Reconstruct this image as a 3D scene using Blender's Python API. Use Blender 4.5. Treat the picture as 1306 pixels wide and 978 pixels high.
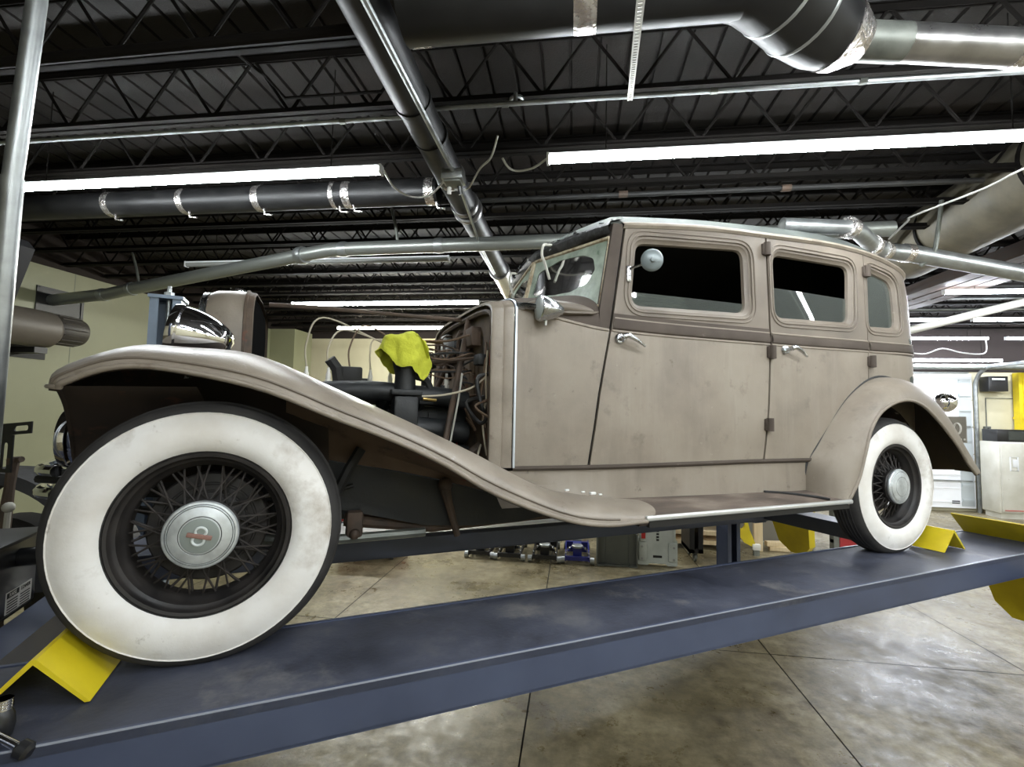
import bpy, bmesh, math, random
from math import sin, cos, pi, radians, sqrt
from mathutils import Vector, Matrix
from mathutils.geometry import delaunay_2d_cdt

random.seed(7)
SC = bpy.context.scene
COL = SC.collection
for _o in list(bpy.data.objects):
    bpy.data.objects.remove(_o)

# ------------------------------------------------------------------ camera
CAM_Z = 1.55
def cam_axes(pitch, roll, yaw):
    f = Vector((0, cos(pitch), sin(pitch))); r = Vector((1, 0, 0)); u = r.cross(f)
    r2 = cos(roll) * r + sin(roll) * u
    u2 = -sin(roll) * r + cos(roll) * u
    R = Matrix.Rotation(yaw, 3, 'Z')
    return R @ r2, R @ u2, R @ f
cr_, cu_, cf_ = cam_axes(radians(3.526), radians(1.198), radians(7.486))
cam_data = bpy.data.cameras.new('camera')
cam = bpy.data.objects.new('camera', cam_data)
COL.objects.link(cam)
M = Matrix.Identity(4)
for i in range(3):
    M[i][0] = cr_[i]; M[i][1] = cu_[i]; M[i][2] = -cf_[i]
M[2][3] = CAM_Z
cam.matrix_world = M
cam_data.sensor_width = 36.0
cam_data.lens = 604.84 / 1306 * 36.0
cam_data.clip_start = 0.05
SC.camera = cam

# ------------------------------------------------------------------ light / exposure
SC.view_settings.view_transform = 'Standard'
SC.view_settings.look = 'None'
SC.view_settings.gamma = 1.0
SC.view_settings.use_curve_mapping = False
SC.view_settings.exposure = 1.17
TUBE_POWER = 42.0            # emission strength of every lit tube
world = bpy.data.worlds.new('world'); SC.world = world
world.use_nodes = True
world.node_tree.nodes['Background'].inputs[0].default_value = (0.55, 0.6, 0.7, 1)
world.node_tree.nodes['Background'].inputs[1].default_value = 0.0

# ------------------------------------------------------------------ materials
def new_mat(name):
    m = bpy.data.materials.new(name); m.use_nodes = True
    nt = m.node_tree
    return m, nt, nt.nodes['Principled BSDF']
def setin(b, **kw):
    for k, v in kw.items():
        k = k.replace('_', ' ')
        if k in b.inputs:
            b.inputs[k].default_value = (*v, 1) if isinstance(v, (tuple, list)) and len(v) == 3 else v
def plain(name, col, rough=0.5, metal=0.0, spec=0.5, **kw):
    m, nt, b = new_mat(name)
    setin(b, Base_Color=col, Roughness=rough, Metallic=metal, Specular_IOR_Level=spec, **kw)
    return m
def noisy(name, cols, stops, scale=4.0, detail=6.0, rough=(0.5, 0.6), metal=0.0, spec=0.5, bump=0.0, bscale=60.0,
          second=None, stretch=None, rand=0.55):
    """base colour from a noise ramp, optional second spot layer (colour, scale, threshold lo, hi, strength)"""
    m, nt, b = new_mat(name)
    N = nt.nodes; L = nt.links
    tc = N.new('ShaderNodeTexCoord'); src = tc.outputs['Object']
    if stretch:
        mp = N.new('ShaderNodeMapping'); mp.inputs['Scale'].default_value = stretch
        L.new(src, mp.inputs['Vector']); src = mp.outputs['Vector']
    nz = N.new('ShaderNodeTexNoise'); nz.inputs['Scale'].default_value = scale
    nz.inputs['Detail'].default_value = detail; nz.inputs['Roughness'].default_value = rand
    L.new(src, nz.inputs['Vector'])
    rp = N.new('ShaderNodeValToRGB')
    el = rp.color_ramp.elements
    while len(el) < len(cols): el.new(0.5)
    for e, c, s in zip(el, cols, stops):
        e.position = s; e.color = (*c, 1)
    L.new(nz.outputs['Fac'], rp.inputs['Fac'])
    out = rp.outputs['Color']
    if second:
        for (c2, sc2, lo, hi, st, *mpg) in second:
            n2 = N.new('ShaderNodeTexNoise'); n2.inputs['Scale'].default_value = sc2; n2.inputs['Detail'].default_value = 8
            n2.inputs['Roughness'].default_value = 0.65
            s2 = src
            if mpg:
                mq = N.new('ShaderNodeMapping'); mq.inputs['Scale'].default_value = mpg[0]; L.new(src, mq.inputs['Vector']); s2 = mq.outputs['Vector']
            L.new(s2, n2.inputs['Vector'])
            r2 = N.new('ShaderNodeMapRange'); r2.inputs['From Min'].default_value = lo; r2.inputs['From Max'].default_value = hi
            r2.inputs['To Max'].default_value = st
            L.new(n2.outputs['Fac'], r2.inputs['Value'])
            mx = N.new('ShaderNodeMix'); mx.data_type = 'RGBA'
            L.new(r2.outputs['Result'], mx.inputs['Factor']); L.new(out, mx.inputs['A']); mx.inputs['B'].default_value = (*c2, 1)
            out = mx.outputs['Result']
    L.new(out, b.inputs['Base Color'])
    rr = N.new('ShaderNodeMapRange'); rr.inputs['To Min'].default_value = rough[0]; rr.inputs['To Max'].default_value = rough[1]
    rr.inputs['From Min'].default_value = 0.3; rr.inputs['From Max'].default_value = 0.7
    L.new(nz.outputs['Fac'], rr.inputs['Value']); L.new(rr.outputs['Result'], b.inputs['Roughness'])
    setin(b, Metallic=metal, Specular_IOR_Level=spec)
    if bump:
        n3 = N.new('ShaderNodeTexNoise'); n3.inputs['Scale'].default_value = bscale; n3.inputs['Detail'].default_value = 4
        L.new(src, n3.inputs['Vector'])
        bp = N.new('ShaderNodeBump'); bp.inputs['Strength'].default_value = bump; bp.inputs['Distance'].default_value = 0.01
        L.new(n3.outputs['Fac'], bp.inputs['Height']); L.new(bp.outputs['Normal'], b.inputs['Normal'])
    return m
def emit(name, col, strength):
    m, nt, b = new_mat(name)
    setin(b, Base_Color=col, Emission_Color=col, Emission_Strength=strength)
    return m

MT = {}
MT['paint'] = noisy('faded_taupe_paint', [(.190, .160, .128), (.250, .213, .170), (.285, .248, .202)], [.3, .52, .75], 3.0, 7,
                    (.42, .6), spec=.4, bump=.05, bscale=220,
                    second=[((.12, .095, .074), 9.0, .58, .72, .55), ((.40, .36, .31), 30.0, .66, .74, .3),
                            ((.37, .33, .28), 3.0, .50, .72, .22, (5, 5, .5)), ((.13, .105, .082), 4.0, .58, .74, .26, (4, 4, .7)), ((.10, .078, .06), 16.0, .66, .72, .6), ((.15, .118, .09), 1.6, .52, .70, .35)])
MT['paint_rough'] = noisy('weathered_taupe_paint', [(.19, .160, .128), (.25, .213, .170), (.31, .268, .222)], [.3, .52, .75], 6.0, 8,
                    (.28, .46), spec=.4, bump=.08, bscale=160,
                    second=[((.12, .085, .06), 14.0, .60, .70, .6), ((.48, .44, .42), 18.0, .64, .72, .5)])
MT['under'] = noisy('brown_underside', [(.016, .011, .008), (.032, .021, .015), (.05, .032, .022)], [.3, .55, .8], 6, 8, (.7, .9),
                    second=[((.14, .05, .03), 9.0, .62, .72, .5)])
MT['rustpanel'] = noisy('rusty_brown_metal', [(.045, .032, .023), (.095, .066, .045), (.17, .125, .085)], [.3, .5, .78], 9, 9, (.6, .85),
                    bump=.15, bscale=60, second=[((.19, .05, .025), 7.0, .6, .68, .7), ((.02, .018, .016), 12.0, .58, .66, .7)])
MT['black'] = plain('black_enamel', (.012, .012, .013), .45)
MT['blackmatte'] = noisy('grimy_black', [(.010, .010, .010), (.03, .028, .026)], [.35, .75], 12, 6, (.55, .8), bump=.1, bscale=80)
MT['engine'] = noisy('oily_engine_black', [(.005, .006, .0065), (.013, .0145, .016), (.030, .028, .025)], [.35, .62, .85], 14, 6, (.4, .7), bump=.12, bscale=70)
MT['rubber'] = noisy('tyre_rubber', [(.018, .017, .017), (.045, .042, .04)], [.35, .75], 10, 6, (.7, .85), bump=.08, bscale=120)
MT['whitewall'] = noisy('aged_whitewall', [(.66, .62, .56), (.82, .80, .77), (.87, .86, .84)], [.25, .5, .75], 4.5, 6, (.5, .65), bump=.05, bscale=90,
                    second=[((.36, .30, .23), 4.2, .54, .72, .75), ((.22, .17, .12), 13.0, .64, .74, .7)])
MT['rim'] = noisy('dirty_black_rim', [(.010, .009, .009), (.026, .022, .020), (.045, .036, .03)], [.35, .6, .85], 11, 7, (.45, .7),
                    second=[((.10, .06, .04), 15, .66, .74, .4)])
MT['chrome'] = plain('chrome', (.80, .80, .82), .07, 1.0)
MT['chromedull'] = noisy('pitted_chrome', [(.42, .43, .45), (.62, .64, .66)], [.35, .7], 18, 6, (.16, .34), metal=1.0, bump=.06, bscale=120)
MT['hubcap'] = noisy('brushed_hubcap_metal', [(.46, .49, .51), (.74, .78, .80)], [.3, .7], 26, 8, (.34, .5), metal=.65, bump=.08, bscale=60)
MT['upper_shaded'] = noisy('shaded_upper_taupe', [(.115, .094, .073), (.162, .134, .105), (.20, .168, .134)], [.3, .52, .75], 3.5, 7, (.40, .58), spec=.4, bump=.05, bscale=220, second=[((.36, .32, .27), 24.0, .66, .75, .3)])  # taupe darkened above the belt: front-upper shade put into the colour
MT['core'] = plain('sooty_black', (.008, .008, .008), 1.0, 0, .0)
MT['pan'] = noisy('rusty_brown_splash_pan', [(.10, .066, .045), (.15, .102, .070), (.20, .14, .10)], [.3, .52, .78], 5, 8, (.55, .75), second=[((.17, .045, .028), 6.0, .56, .64, .85), ((.03, .026, .024), 9.0, .58, .68, .8)])
MT['groove'] = plain('dark_groove', (.03, .03, .03), .6)
MT['belt_paint_shade'] = noisy('taupe_belt_with_shade', [(.062, .049, .040), (.095, .077, .064)], [.3, .7], 5, 7, (.6, .75), spec=.15, second=[((.30, .26, .22), 20.0, .66, .76, .35)])  # belt, sill and hinge brown; also shade painted on belt, pillar and cowl top
MT['edgeglint'] = plain('painted_edge_highlight', (.30, .32, .38), .4)  # pale colour stands for the bright highlight along the runway edge
MT['emblemred'] = plain('worn_red_enamel', (.28, .15, .12), .5)
MT['trim_al'] = plain('dull_bright_trim', (.55, .60, .66), .35, .6)
MT['roof_cloth'] = noisy('grey_green_roof_cloth', [(.045, .052, .047), (.08, .09, .081), (.125, .137, .125)], [.3, .55, .8], 6, 8, (.6, .8), bump=.15, bscale=120)
MT['tar'] = noisy('frayed_black_top', [(.012, .012, .013), (.05, .05, .05), (.35, .36, .35)], [.45, .66, .82], 26, 8, (.35, .7), bump=.3, bscale=60)
MT['rubstrip'] = plain('perished_pale_rubber', (.40, .39, .34), .7)
MT['wsframe'] = noisy('rusty_cream_frame', [(.20, .13, .07), (.42, .35, .24), (.5, .45, .34)], [.3, .5, .7], 30, 6, (.6, .8))
MT['delam'] = noisy('delaminated_glass_film', [(.15, .20, .145), (.27, .325, .25), (.42, .47, .38)], [.3, .52, .78], 16, 8, (.25, .5), bump=.12, bscale=70)
def glass_mat(name, tint, rough=.02, alpha=.35):
    m, nt, b = new_mat(name)
    N = nt.nodes; L = nt.links
    tr = N.new('ShaderNodeBsdfTransparent'); tr.inputs['Color'].default_value = (*tint, 1)
    gl = N.new('ShaderNodeBsdfGlossy'); gl.inputs['Roughness'].default_value = rough
    df = N.new('ShaderNodeBsdfDiffuse'); df.inputs['Color'].default_value = (.30, .33, .30, 1)
    mx0 = N.new('ShaderNodeMixShader'); mx0.inputs[0].default_value = alpha
    L.new(tr.outputs[0], mx0.inputs[1]); L.new(df.outputs[0], mx0.inputs[2])
    fr = N.new('ShaderNodeFresnel'); fr.inputs['IOR'].default_value = 1.52
    mx = N.new('ShaderNodeMixShader')
    L.new(fr.outputs[0], mx.inputs[0]); L.new(mx0.outputs[0], mx.inputs[1]); L.new(gl.outputs[0], mx.inputs[2])
    L.new(mx.outputs[0], N['Material Output'].inputs['Surface'])
    return m
MT['glass'] = glass_mat('dusty_window_glass', (.55, .60, .55), .02, .16)
MT['glassgreen'] = glass_mat('green_dusty_glass', (.35, .42, .33), .05, .22)
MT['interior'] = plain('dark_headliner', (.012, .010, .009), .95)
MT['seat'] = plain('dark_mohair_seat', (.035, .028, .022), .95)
MT['yellow'] = noisy('yellow_lift_paint', [(.60, .46, .015), (.78, .62, .02)], [.3, .7], 6, 5, (.35, .5), second=[((.35, .25, .03), 10, .66, .75, .5)])
MT['lift'] = noisy('blue_grey_lift_paint', [(.045, .056, .095), (.058, .072, .122), (.07, .087, .145)], [.3, .5, .75], 3, 6, (.28, .45))
MT['deck'] = noisy('scuffed_runway_deck', [(.036, .040, .058), (.064, .070, .098), (.135, .135, .145)], [.36, .54, .76], 3.2, 10, (.38, .62), bump=.1, bscale=70,
                   second=[((.27, .255, .235), 3.6, .58, .74, .6), ((.026, .025, .03), 5, .57, .70, .5)], rand=.7)
MT['liftpost'] = noisy('pale_blue_post_paint', [(.12, .15, .19), (.17, .21, .26)], [.3, .7], 4, 5, (.35, .5))
MT['concrete'] = None
MT['galv'] = noisy('galvanised_steel', [(.30, .315, .315), (.42, .44, .44)], [.35, .7], 14, 5, (.3, .45), metal=.8)
MT['galvdark'] = noisy('dusty_galvanised', [(.13, .14, .125), (.23, .24, .215)], [.35, .7], 10, 5, (.38, .55), metal=.5)
MT['duct_silver'] = noisy('foil_silver_duct', [(.30, .295, .29), (.46, .45, .44)], [.3, .7], 9, 7, (.25, .42), metal=.9, bump=.1, bscale=25)
MT['duct_black'] = noisy('black_painted_duct', [(.006, .006, .0065), (.014, .014, .014)], [.3, .75], 9, 6, (.38, .55), spec=.4)
MT['tape'] = noisy('crinkled_foil_tape', [(.5, .45, .43), (.85, .82, .8)], [.35, .65], 30, 6, (.15, .35), metal=.9, bump=.6, bscale=70)
MT['duct_tan'] = noisy('tan_dusty_duct', [(.11, .10, .072), (.19, .17, .125), (.26, .235, .175)], [.3, .55, .8], 5, 6, (.5, .7), metal=.15)
MT['ceilpaint'] = noisy('dark_brown_ceiling', [(.006, .0046, .0038), (.0125, .0095, .0078), (.024, .0165, .0132)], [.3, .55, .8], 2.2, 10, (.75, .95), bump=.3, bscale=160)
MT['joist'] = noisy('black_painted_joist', [(.0045, .0038, .0033), (.010, .0082, .007)], [.3, .75], 6, 5, (.7, .9), spec=.15)
MT['wood'] = noisy('old_brown_timber', [(.03, .018, .012), (.065, .037, .024)], [.3, .7], 3, 8, (.6, .85), stretch=(12, 1, 12))
MT['pine'] = noisy('pale_pine', [(.62, .47, .27), (.74, .60, .38)], [.3, .7], 3, 6, (.5, .7), stretch=(10, 10, 1))
MT['wall_l'] = noisy('olive_grey_wall_paint', [(.235, .240, .146), (.275, .278, .174)], [.3, .7], 1.5, 6, (.45, .6), bump=.03, bscale=30)
MT['wall_b'] = noisy('cream_block_wall', [(.52, .48, .33), (.60, .56, .40)], [.3, .7], 2.0, 6, (.5, .65), bump=.05, bscale=40)
MT['soffit'] = plain('dark_brown_soffit', (.018, .012, .010), .9)
MT['white'] = noisy('white_enamel', [(.72, .73, .74), (.82, .83, .84)], [.3, .7], 2, 5, (.35, .5))
MT['cab'] = noisy('old_cream_enamel', [(.52, .50, .42), (.66, .65, .58)], [.35, .7], 3, 8, (.35, .5), second=[((.30, .24, .15), 6, .64, .74, .6)])
MT['plastic'] = plain('black_plastic', (.015, .015, .016), .3)
MT['grey_plastic'] = noisy('grey_green_plastic', [(.075, .08, .07), (.11, .115, .10)], [.3, .7], 5, 5, (.5, .65))
MT['creeper'] = noisy('pale_grey_moulded_plastic', [(.46, .50, .47), (.60, .63, .60)], [.3, .7], 7, 6, (.4, .55))
MT['red'] = plain('red_enamel', (.35, .02, .025), .35)
MT['blue'] = plain('blue_jack_enamel', (.02, .025, .16), .3)
MT['rust'] = noisy('rusty_steel', [(.045, .032, .024), (.11, .072, .05)], [.3, .7], 12, 8, (.6, .85), bump=.15)
MT['rag'] = noisy('yellow_green_cloth', [(.40, .42, .025), (.53, .55, .05)], [.3, .7], 18, 5, (.85, .95), bump=.35, bscale=110)
MT['wirepale'] = plain('pale_wire', (.45, .40, .30), .6)
MT['wirebrown'] = plain('brown_wire', (.12, .075, .045), .6)
MT['whitecord'] = plain('white_cord', (.55, .55, .52), .5)
MT['ceramic'] = plain('white_ceramic', (.75, .73, .68), .3)
MT['brass'] = plain('brass', (.55, .40, .15), .35, 1.0)
MT['tube'] = emit('lit_led_tube', (.945, 1.0, 1.03), TUBE_POWER)
MT['tubebright'] = emit('bright_warm_tube', (1.0, .99, .88), TUBE_POWER * 3.2)
MT['tubecool'] = emit('lit_cool_tube', (.90, .95, 1.05), TUBE_POWER)
MT['tubeoff'] = plain('unlit_tube_lens', (.30, .31, .29), .35)
MT['label'] = plain('white_sticker', (.75, .75, .73), .5)
MT['labelink'] = plain('black_ink', (.01, .01, .01), .6)
MT['redink'] = plain('red_ink', (.45, .02, .02), .6)
MT['scuff'] = plain('dark_green_scuff', (.035, .045, .038), .6)

def concrete():
    m, nt, b = new_mat('stained_concrete'); N = nt.nodes; L = nt.links
    tc = N.new('ShaderNodeTexCoord')
    def nz(scale, det, r=.6):
        n = N.new('ShaderNodeTexNoise'); n.inputs['Scale'].default_value = scale; n.inputs['Detail'].default_value = det
        n.inputs['Roughness'].default_value = r; L.new(tc.outputs['Object'], n.inputs['Vector']); return n
    def ramp(src, cols, pos):
        r = N.new('ShaderNodeValToRGB'); e = r.color_ramp.elements
        while len(e) < len(cols): e.new(.5)
        for q, c, p in zip(e, cols, pos): q.position = p; q.color = (*c, 1)
        L.new(src, r.inputs['Fac']); return r
    base = ramp(nz(1.1, 10, .68).outputs['Fac'], [(.085, .068, .034), (.215, .180, .104), (.38, .33, .215)], [.34, .52, .68])
    st = ramp(nz(2.6, 9, .7).outputs['Fac'], [(1, 1, 1), (.34, .29, .21)], [.50, .70])
    fine = ramp(nz(14, 8, .7).outputs['Fac'], [(.66, .64, .6), (1.08, 1.08, 1.08)], [.35, .6])
    m1 = N.new('ShaderNodeMix'); m1.data_type = 'RGBA'; m1.blend_type = 'MULTIPLY'; m1.inputs['Factor'].default_value = 1
    L.new(base.outputs['Color'], m1.inputs['A']); L.new(st.outputs['Color'], m1.inputs['B'])
    m2 = N.new('ShaderNodeMix'); m2.data_type = 'RGBA'; m2.blend_type = 'MULTIPLY'; m2.inputs['Factor'].default_value = 1
    L.new(m1.outputs['Result'], m2.inputs['A']); L.new(fine.outputs['Color'], m2.inputs['B'])
    L.new(m2.outputs['Result'], b.inputs['Base Color'])
    rr = N.new('ShaderNodeMapRange'); rr.inputs['From Min'].default_value = .38; rr.inputs['From Max'].default_value = .62
    rr.inputs['To Min'].default_value = .16; rr.inputs['To Max'].default_value = .62
    av = N.new('ShaderNodeMix'); av.data_type = 'FLOAT'; av.inputs['Factor'].default_value = .55
    L.new(nz(1.7, 6).outputs['Fac'], av.inputs['A']); L.new(nz(11, 10, .75).outputs['Fac'], av.inputs['B'])
    L.new(av.outputs['Result'], rr.inputs['Value']); L.new(rr.outputs['Result'], b.inputs['Roughness'])
    bp = N.new('ShaderNodeBump'); bp.inputs['Strength'].default_value = .16; bp.inputs['Distance'].default_value = .01
    L.new(nz(34, 9, .7).outputs['Fac'], bp.inputs['Height']); L.new(bp.outputs['Normal'], b.inputs['Normal'])
    return m
MT['concrete'] = concrete()

# ------------------------------------------------------------------ mesh helper
class MB:
    def __init__(s):
        s.v = []; s.f = []; s.mi = []
    def add(s, vs, fs, mi=0):
        o = len(s.v); s.v.extend([tuple(v) for v in vs])
        for f in fs:
            s.f.append(tuple(i + o for i in f)); s.mi.append(mi)
        return s
    def box(s, c, d, rot=None, mi=0, taper=1.0):
        x, y, z = d[0] / 2, d[1] / 2, d[2] / 2
        vs = []
        for sz in (-1, 1):
            k = taper if sz > 0 else 1.0
            for sx, sy in ((-1, -1), (1, -1), (1, 1), (-1, 1)):
                p = Vector((sx * x * k, sy * y * k, sz * z))
                if rot is not None: p = rot @ p
                vs.append(Vector(c) + p)
        return s.add(vs, [(3, 2, 1, 0), (4, 5, 6, 7), (0, 1, 5, 4), (1, 2, 6, 5), (2, 3, 7, 6), (3, 0, 4, 7)], mi)
    def bbox(s, x0, x1, y0, y1, z0, z1, mi=0):
        return s.box(((x0 + x1) / 2, (y0 + y1) / 2, (z0 + z1) / 2), (abs(x1 - x0), abs(y1 - y0), abs(z1 - z0)), None, mi)
    def rbox(s, c, d, r=.01, n=3, rot=None, mi=0):
        """box with rounded vertical-view edges: bevelled through bmesh"""
        bm = bmesh.new(); bmesh.ops.create_cube(bm, size=1)
        for v in bm.verts: v.co = Vector((v.co.x * d[0], v.co.y * d[1], v.co.z * d[2]))
        bmesh.ops.bevel(bm, geom=list(bm.edges), offset=r, segments=n, profile=.5, affect='EDGES')
        bm.verts.ensure_lookup_table()
        vs = [Vector(c) + (rot @ v.co if rot is not None else v.co) for v in bm.verts]
        fs = [[v.index for v in f.verts] for f in bm.faces]
        bm.free(); return s.add(vs, fs, mi)
    def tube(s, path, r, n=8, closed=False, cap=True, mi=0):
        P = [Vector(p) for p in path]; m = len(P)
        rs = r if isinstance(r, (list, tuple)) else [r] * m
        T = []
        for i in range(m):
            if closed: t = P[(i + 1) % m] - P[i - 1]
            else: t = P[min(i + 1, m - 1)] - P[max(i - 1, 0)]
            T.append(t.normalized() if t.length > 1e-9 else Vector((0, 0, 1)))
        a = Vector((0, 0, 1)) if abs(T[0].z) < .9 else Vector((1, 0, 0))
        nrm = (a - T[0] * a.dot(T[0])).normalized()
        vs = []
        for i in range(m):
            nrm = nrm - T[i] * nrm.dot(T[i])
            if nrm.length < 1e-6:
                a = Vector((0, 0, 1)) if abs(T[i].z) < .9 else Vector((1, 0, 0)); nrm = a - T[i] * a.dot(T[i])
            nrm.normalize(); b = T[i].cross(nrm)
            for k in range(n):
                an = 2 * pi * k / n
                vs.append(P[i] + (nrm * cos(an) + b * sin(an)) * rs[i])
        fs = []
        for i in range(m if closed else m - 1):
            j = (i + 1) % m
            for k in range(n):
                fs.append((i * n + k, i * n + (k + 1) % n, j * n + (k + 1) % n, j * n + k))
        if cap and not closed:
            fs.append(tuple(range(n - 1, -1, -1))); fs.append(tuple((m - 1) * n + k for k in range(n)))
        return s.add(vs, fs, mi)
    def lathe(s, prof, n=48, axis='y', c=(0, 0, 0), mis=None, rot=None, closed=False):
        """prof: list of (r, h) along the axis"""
        vs = []; fs = []; m = len(prof); C = Vector(c)
        for r, h in prof:
            for k in range(n):
                a = 2 * pi * k / n
                if axis == 'y': p = Vector((r * cos(a), h, r * sin(a)))
                elif axis == 'z': p = Vector((r * cos(a), r * sin(a), h))
                else: p = Vector((h, r * cos(a), r * sin(a)))
                if rot is not None: p = rot @ p
                vs.append(C + p)
        o = len(s.v); s.v.extend([tuple(v) for v in vs])
        for i in range(m if closed else m - 1):
            j = (i + 1) % m
            for k in range(n):
                s.f.append((o + i * n + k, o + i * n + (k + 1) % n, o + j * n + (k + 1) % n, o + j * n + k))
                s.mi.append(mis[i] if mis else 0)
        return s
    def grid(s, rows, mi=0, closeu=False, closev=False):
        m, n = len(rows), len(rows[0]); vs = [p for r in rows for p in r]; fs = []
        for i in range(m if closeu else m - 1):
            for k in range(n if closev else n - 1):
                i2, k2 = (i + 1) % m, (k + 1) % n
                fs.append((i * n + k, i * n + k2, i2 * n + k2, i2 * n + k))
        return s.add(vs, fs, mi)
    def prism(s, poly, t0, t1, axis='y', mi=0, rot=None, c=(0, 0, 0)):
        """2-D polygon (a,b) extruded along axis: y -> (a,t,b), x -> (t,a,b), z -> (a,b,t)"""
        n = len(poly); vs = []
        for t in (t0, t1):
            for a, b in poly:
                p = Vector((a, t, b) if axis == 'y' else (t, a, b) if axis == 'x' else (a, b, t))
                if rot is not None: p = rot @ p
                vs.append(p + Vector(c))
        fs = [tuple(range(n)), tuple(range(2 * n - 1, n - 1, -1))]
        for i in range(n): fs.append((i, i + n, (i + 1) % n + n, (i + 1) % n))
        return s.add(vs, fs, mi)
    def ball(s, c, r, n=20, mi=0, rot=None):
        r = r if isinstance(r, (tuple, list)) else (r, r, r)
        m = n // 2; rows = []
        for i in range(m + 1):
            a = pi * i / m; row = []
            for k in range(n):
                p = Vector((r[0] * sin(a) * cos(2 * pi * k / n), r[1] * sin(a) * sin(2 * pi * k / n), r[2] * cos(a)))
                row.append(Vector(c) + (rot @ p if rot is not None else p))
            rows.append(row)
        return s.grid(rows, mi, closev=True)
    def shift(s, M):
        s.v = [tuple(M @ Vector(v)) for v in s.v]; return s
    def mesh(s, name, mats, angle=35, smooth=True):
        me = bpy.data.meshes.new(name)
        me.from_pydata(s.v, [], s.f)
        for m in (mats if isinstance(mats, (list, tuple)) else [mats]): me.materials.append(m)
        for p, i in zip(me.polygons, s.mi): p.material_index = i
        bm = bmesh.new(); bm.from_mesh(me)
        bmesh.ops.remove_doubles(bm, verts=bm.verts, dist=1e-5)
        bmesh.ops.recalc_face_normals(bm, faces=bm.faces)
        bm.to_mesh(me); bm.free()
        if smooth:
            me.shade_smooth(); me.set_sharp_from_angle(angle=radians(angle))
        me.update(); return me
    def build(s, name, mats, parent=None, loc=(0, 0, 0), rz=0.0, angle=35, smooth=True):
        o = bpy.data.objects.new(name, s.mesh(name, mats, angle, smooth))
        COL.objects.link(o)
        o.location = loc; o.rotation_euler = (0, 0, rz)
        if parent is not None: o.parent = parent
        return o

def tag(o, label=None, cat=None, group=None, kind=None):
    if label: o['label'] = label
    if cat: o['category'] = cat
    if group: o['group'] = group
    if kind: o['kind'] = kind
    return o
def thing(name, label, cat, loc=(0, 0, 0), rz=0.0, group=None):
    o = bpy.data.objects.new(name, None); COL.objects.link(o)
    o.empty_display_size = .1
    o.location = loc; o.rotation_euler = (0, 0, rz)
    return tag(o, label, cat, group)
def structure(o):
    o['kind'] = 'structure'; return o
def kids(o): return list(o.children)
def copy_tree(o, parent=None):
    c = o.copy(); COL.objects.link(c)
    if parent is not None: c.parent = parent
    for ch in kids(o): copy_tree(ch, c)
    return c
def fillet(poly, r, n=6):
    """round the corners of a 2-D polygon; r one radius or one per corner"""
    out = []; m = len(poly)
    for i in range(m):
        p = Vector(poly[i]); a = Vector(poly[i - 1]) - p; b = Vector(poly[(i + 1) % m]) - p
        ri = r[i] if isinstance(r, (list, tuple)) else r
        if ri <= 0: out.append(tuple(p)); continue
        an = a.angle(b); d = min(ri / math.tan(an / 2), a.length * .45, b.length * .45)
        pa = p + a.normalized() * d; pb = p + b.normalized() * d
        for k in range(n + 1):
            t = k / n
            q = pa * (1 - t) ** 2 + p * 2 * t * (1 - t) + pb * t * t
            out.append((q.x, q.y))
    return out
def resample(loop, step, closed=True):
    out = []
    m = len(loop)
    for i in range(m if closed else m - 1):
        a = Vector(loop[i]); b = Vector(loop[(i + 1) % m]); k = max(1, int((b - a).length / step))
        for j in range(k): out.append(tuple(a.lerp(b, j / k)))
    if not closed: out.append(tuple(loop[-1]))
    return out
def inside(p, loop):
    x, y = p; c = False; n = len(loop); j = n - 1
    for i in range(n):
        xi, yi = loop[i]; xj, yj = loop[j]
        if (yi > y) != (yj > y) and x < (xj - xi) * (y - yi) / (yj - yi + 1e-15) + xi: c = not c
        j = i
    return c
def interp(x, xs, ys):
    if x <= xs[0]: return ys[0]
    for i in range(len(xs) - 1):
        if x <= xs[i + 1]:
            return ys[i] + (ys[i + 1] - ys[i]) * (x - xs[i]) / (xs[i + 1] - xs[i])
    return ys[-1]
def hermite(x, xs, ys):
    n = len(xs)
    if x <= xs[0]: return ys[0]
    if x >= xs[-1]: return ys[-1]
    i = max(k for k in range(n - 1) if xs[k] <= x)
    def sl(k):
        if k == 0: return (ys[1] - ys[0]) / (xs[1] - xs[0])
        if k == n - 1: return (ys[-1] - ys[-2]) / (xs[-1] - xs[-2])
        return (ys[k + 1] - ys[k - 1]) / (xs[k + 1] - xs[k - 1])
    h = xs[i + 1] - xs[i]; t = (x - xs[i]) / h
    return ((2 * t ** 3 - 3 * t * t + 1) * ys[i] + (t ** 3 - 2 * t * t + t) * h * sl(i)
            + (-2 * t ** 3 + 3 * t * t) * ys[i + 1] + (t ** 3 - t * t) * h * sl(i + 1))
def smooth_path(pts, n=6):
    """Catmull-Rom through points"""
    P = [Vector(p) for p in pts]; out = []
    for i in range(len(P) - 1):
        p0 = P[max(i - 1, 0)]; p1 = P[i]; p2 = P[i + 1]; p3 = P[min(i + 2, len(P) - 1)]
        for k in range(n):
            t = k / n
            out.append(.5 * ((2 * p1) + (p2 - p0) * t + (2 * p0 - 5 * p1 + 4 * p2 - p3) * t * t + (3 * p1 - p0 - 3 * p2 + p3) * t ** 3))
    out.append(P[-1]); return out

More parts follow.
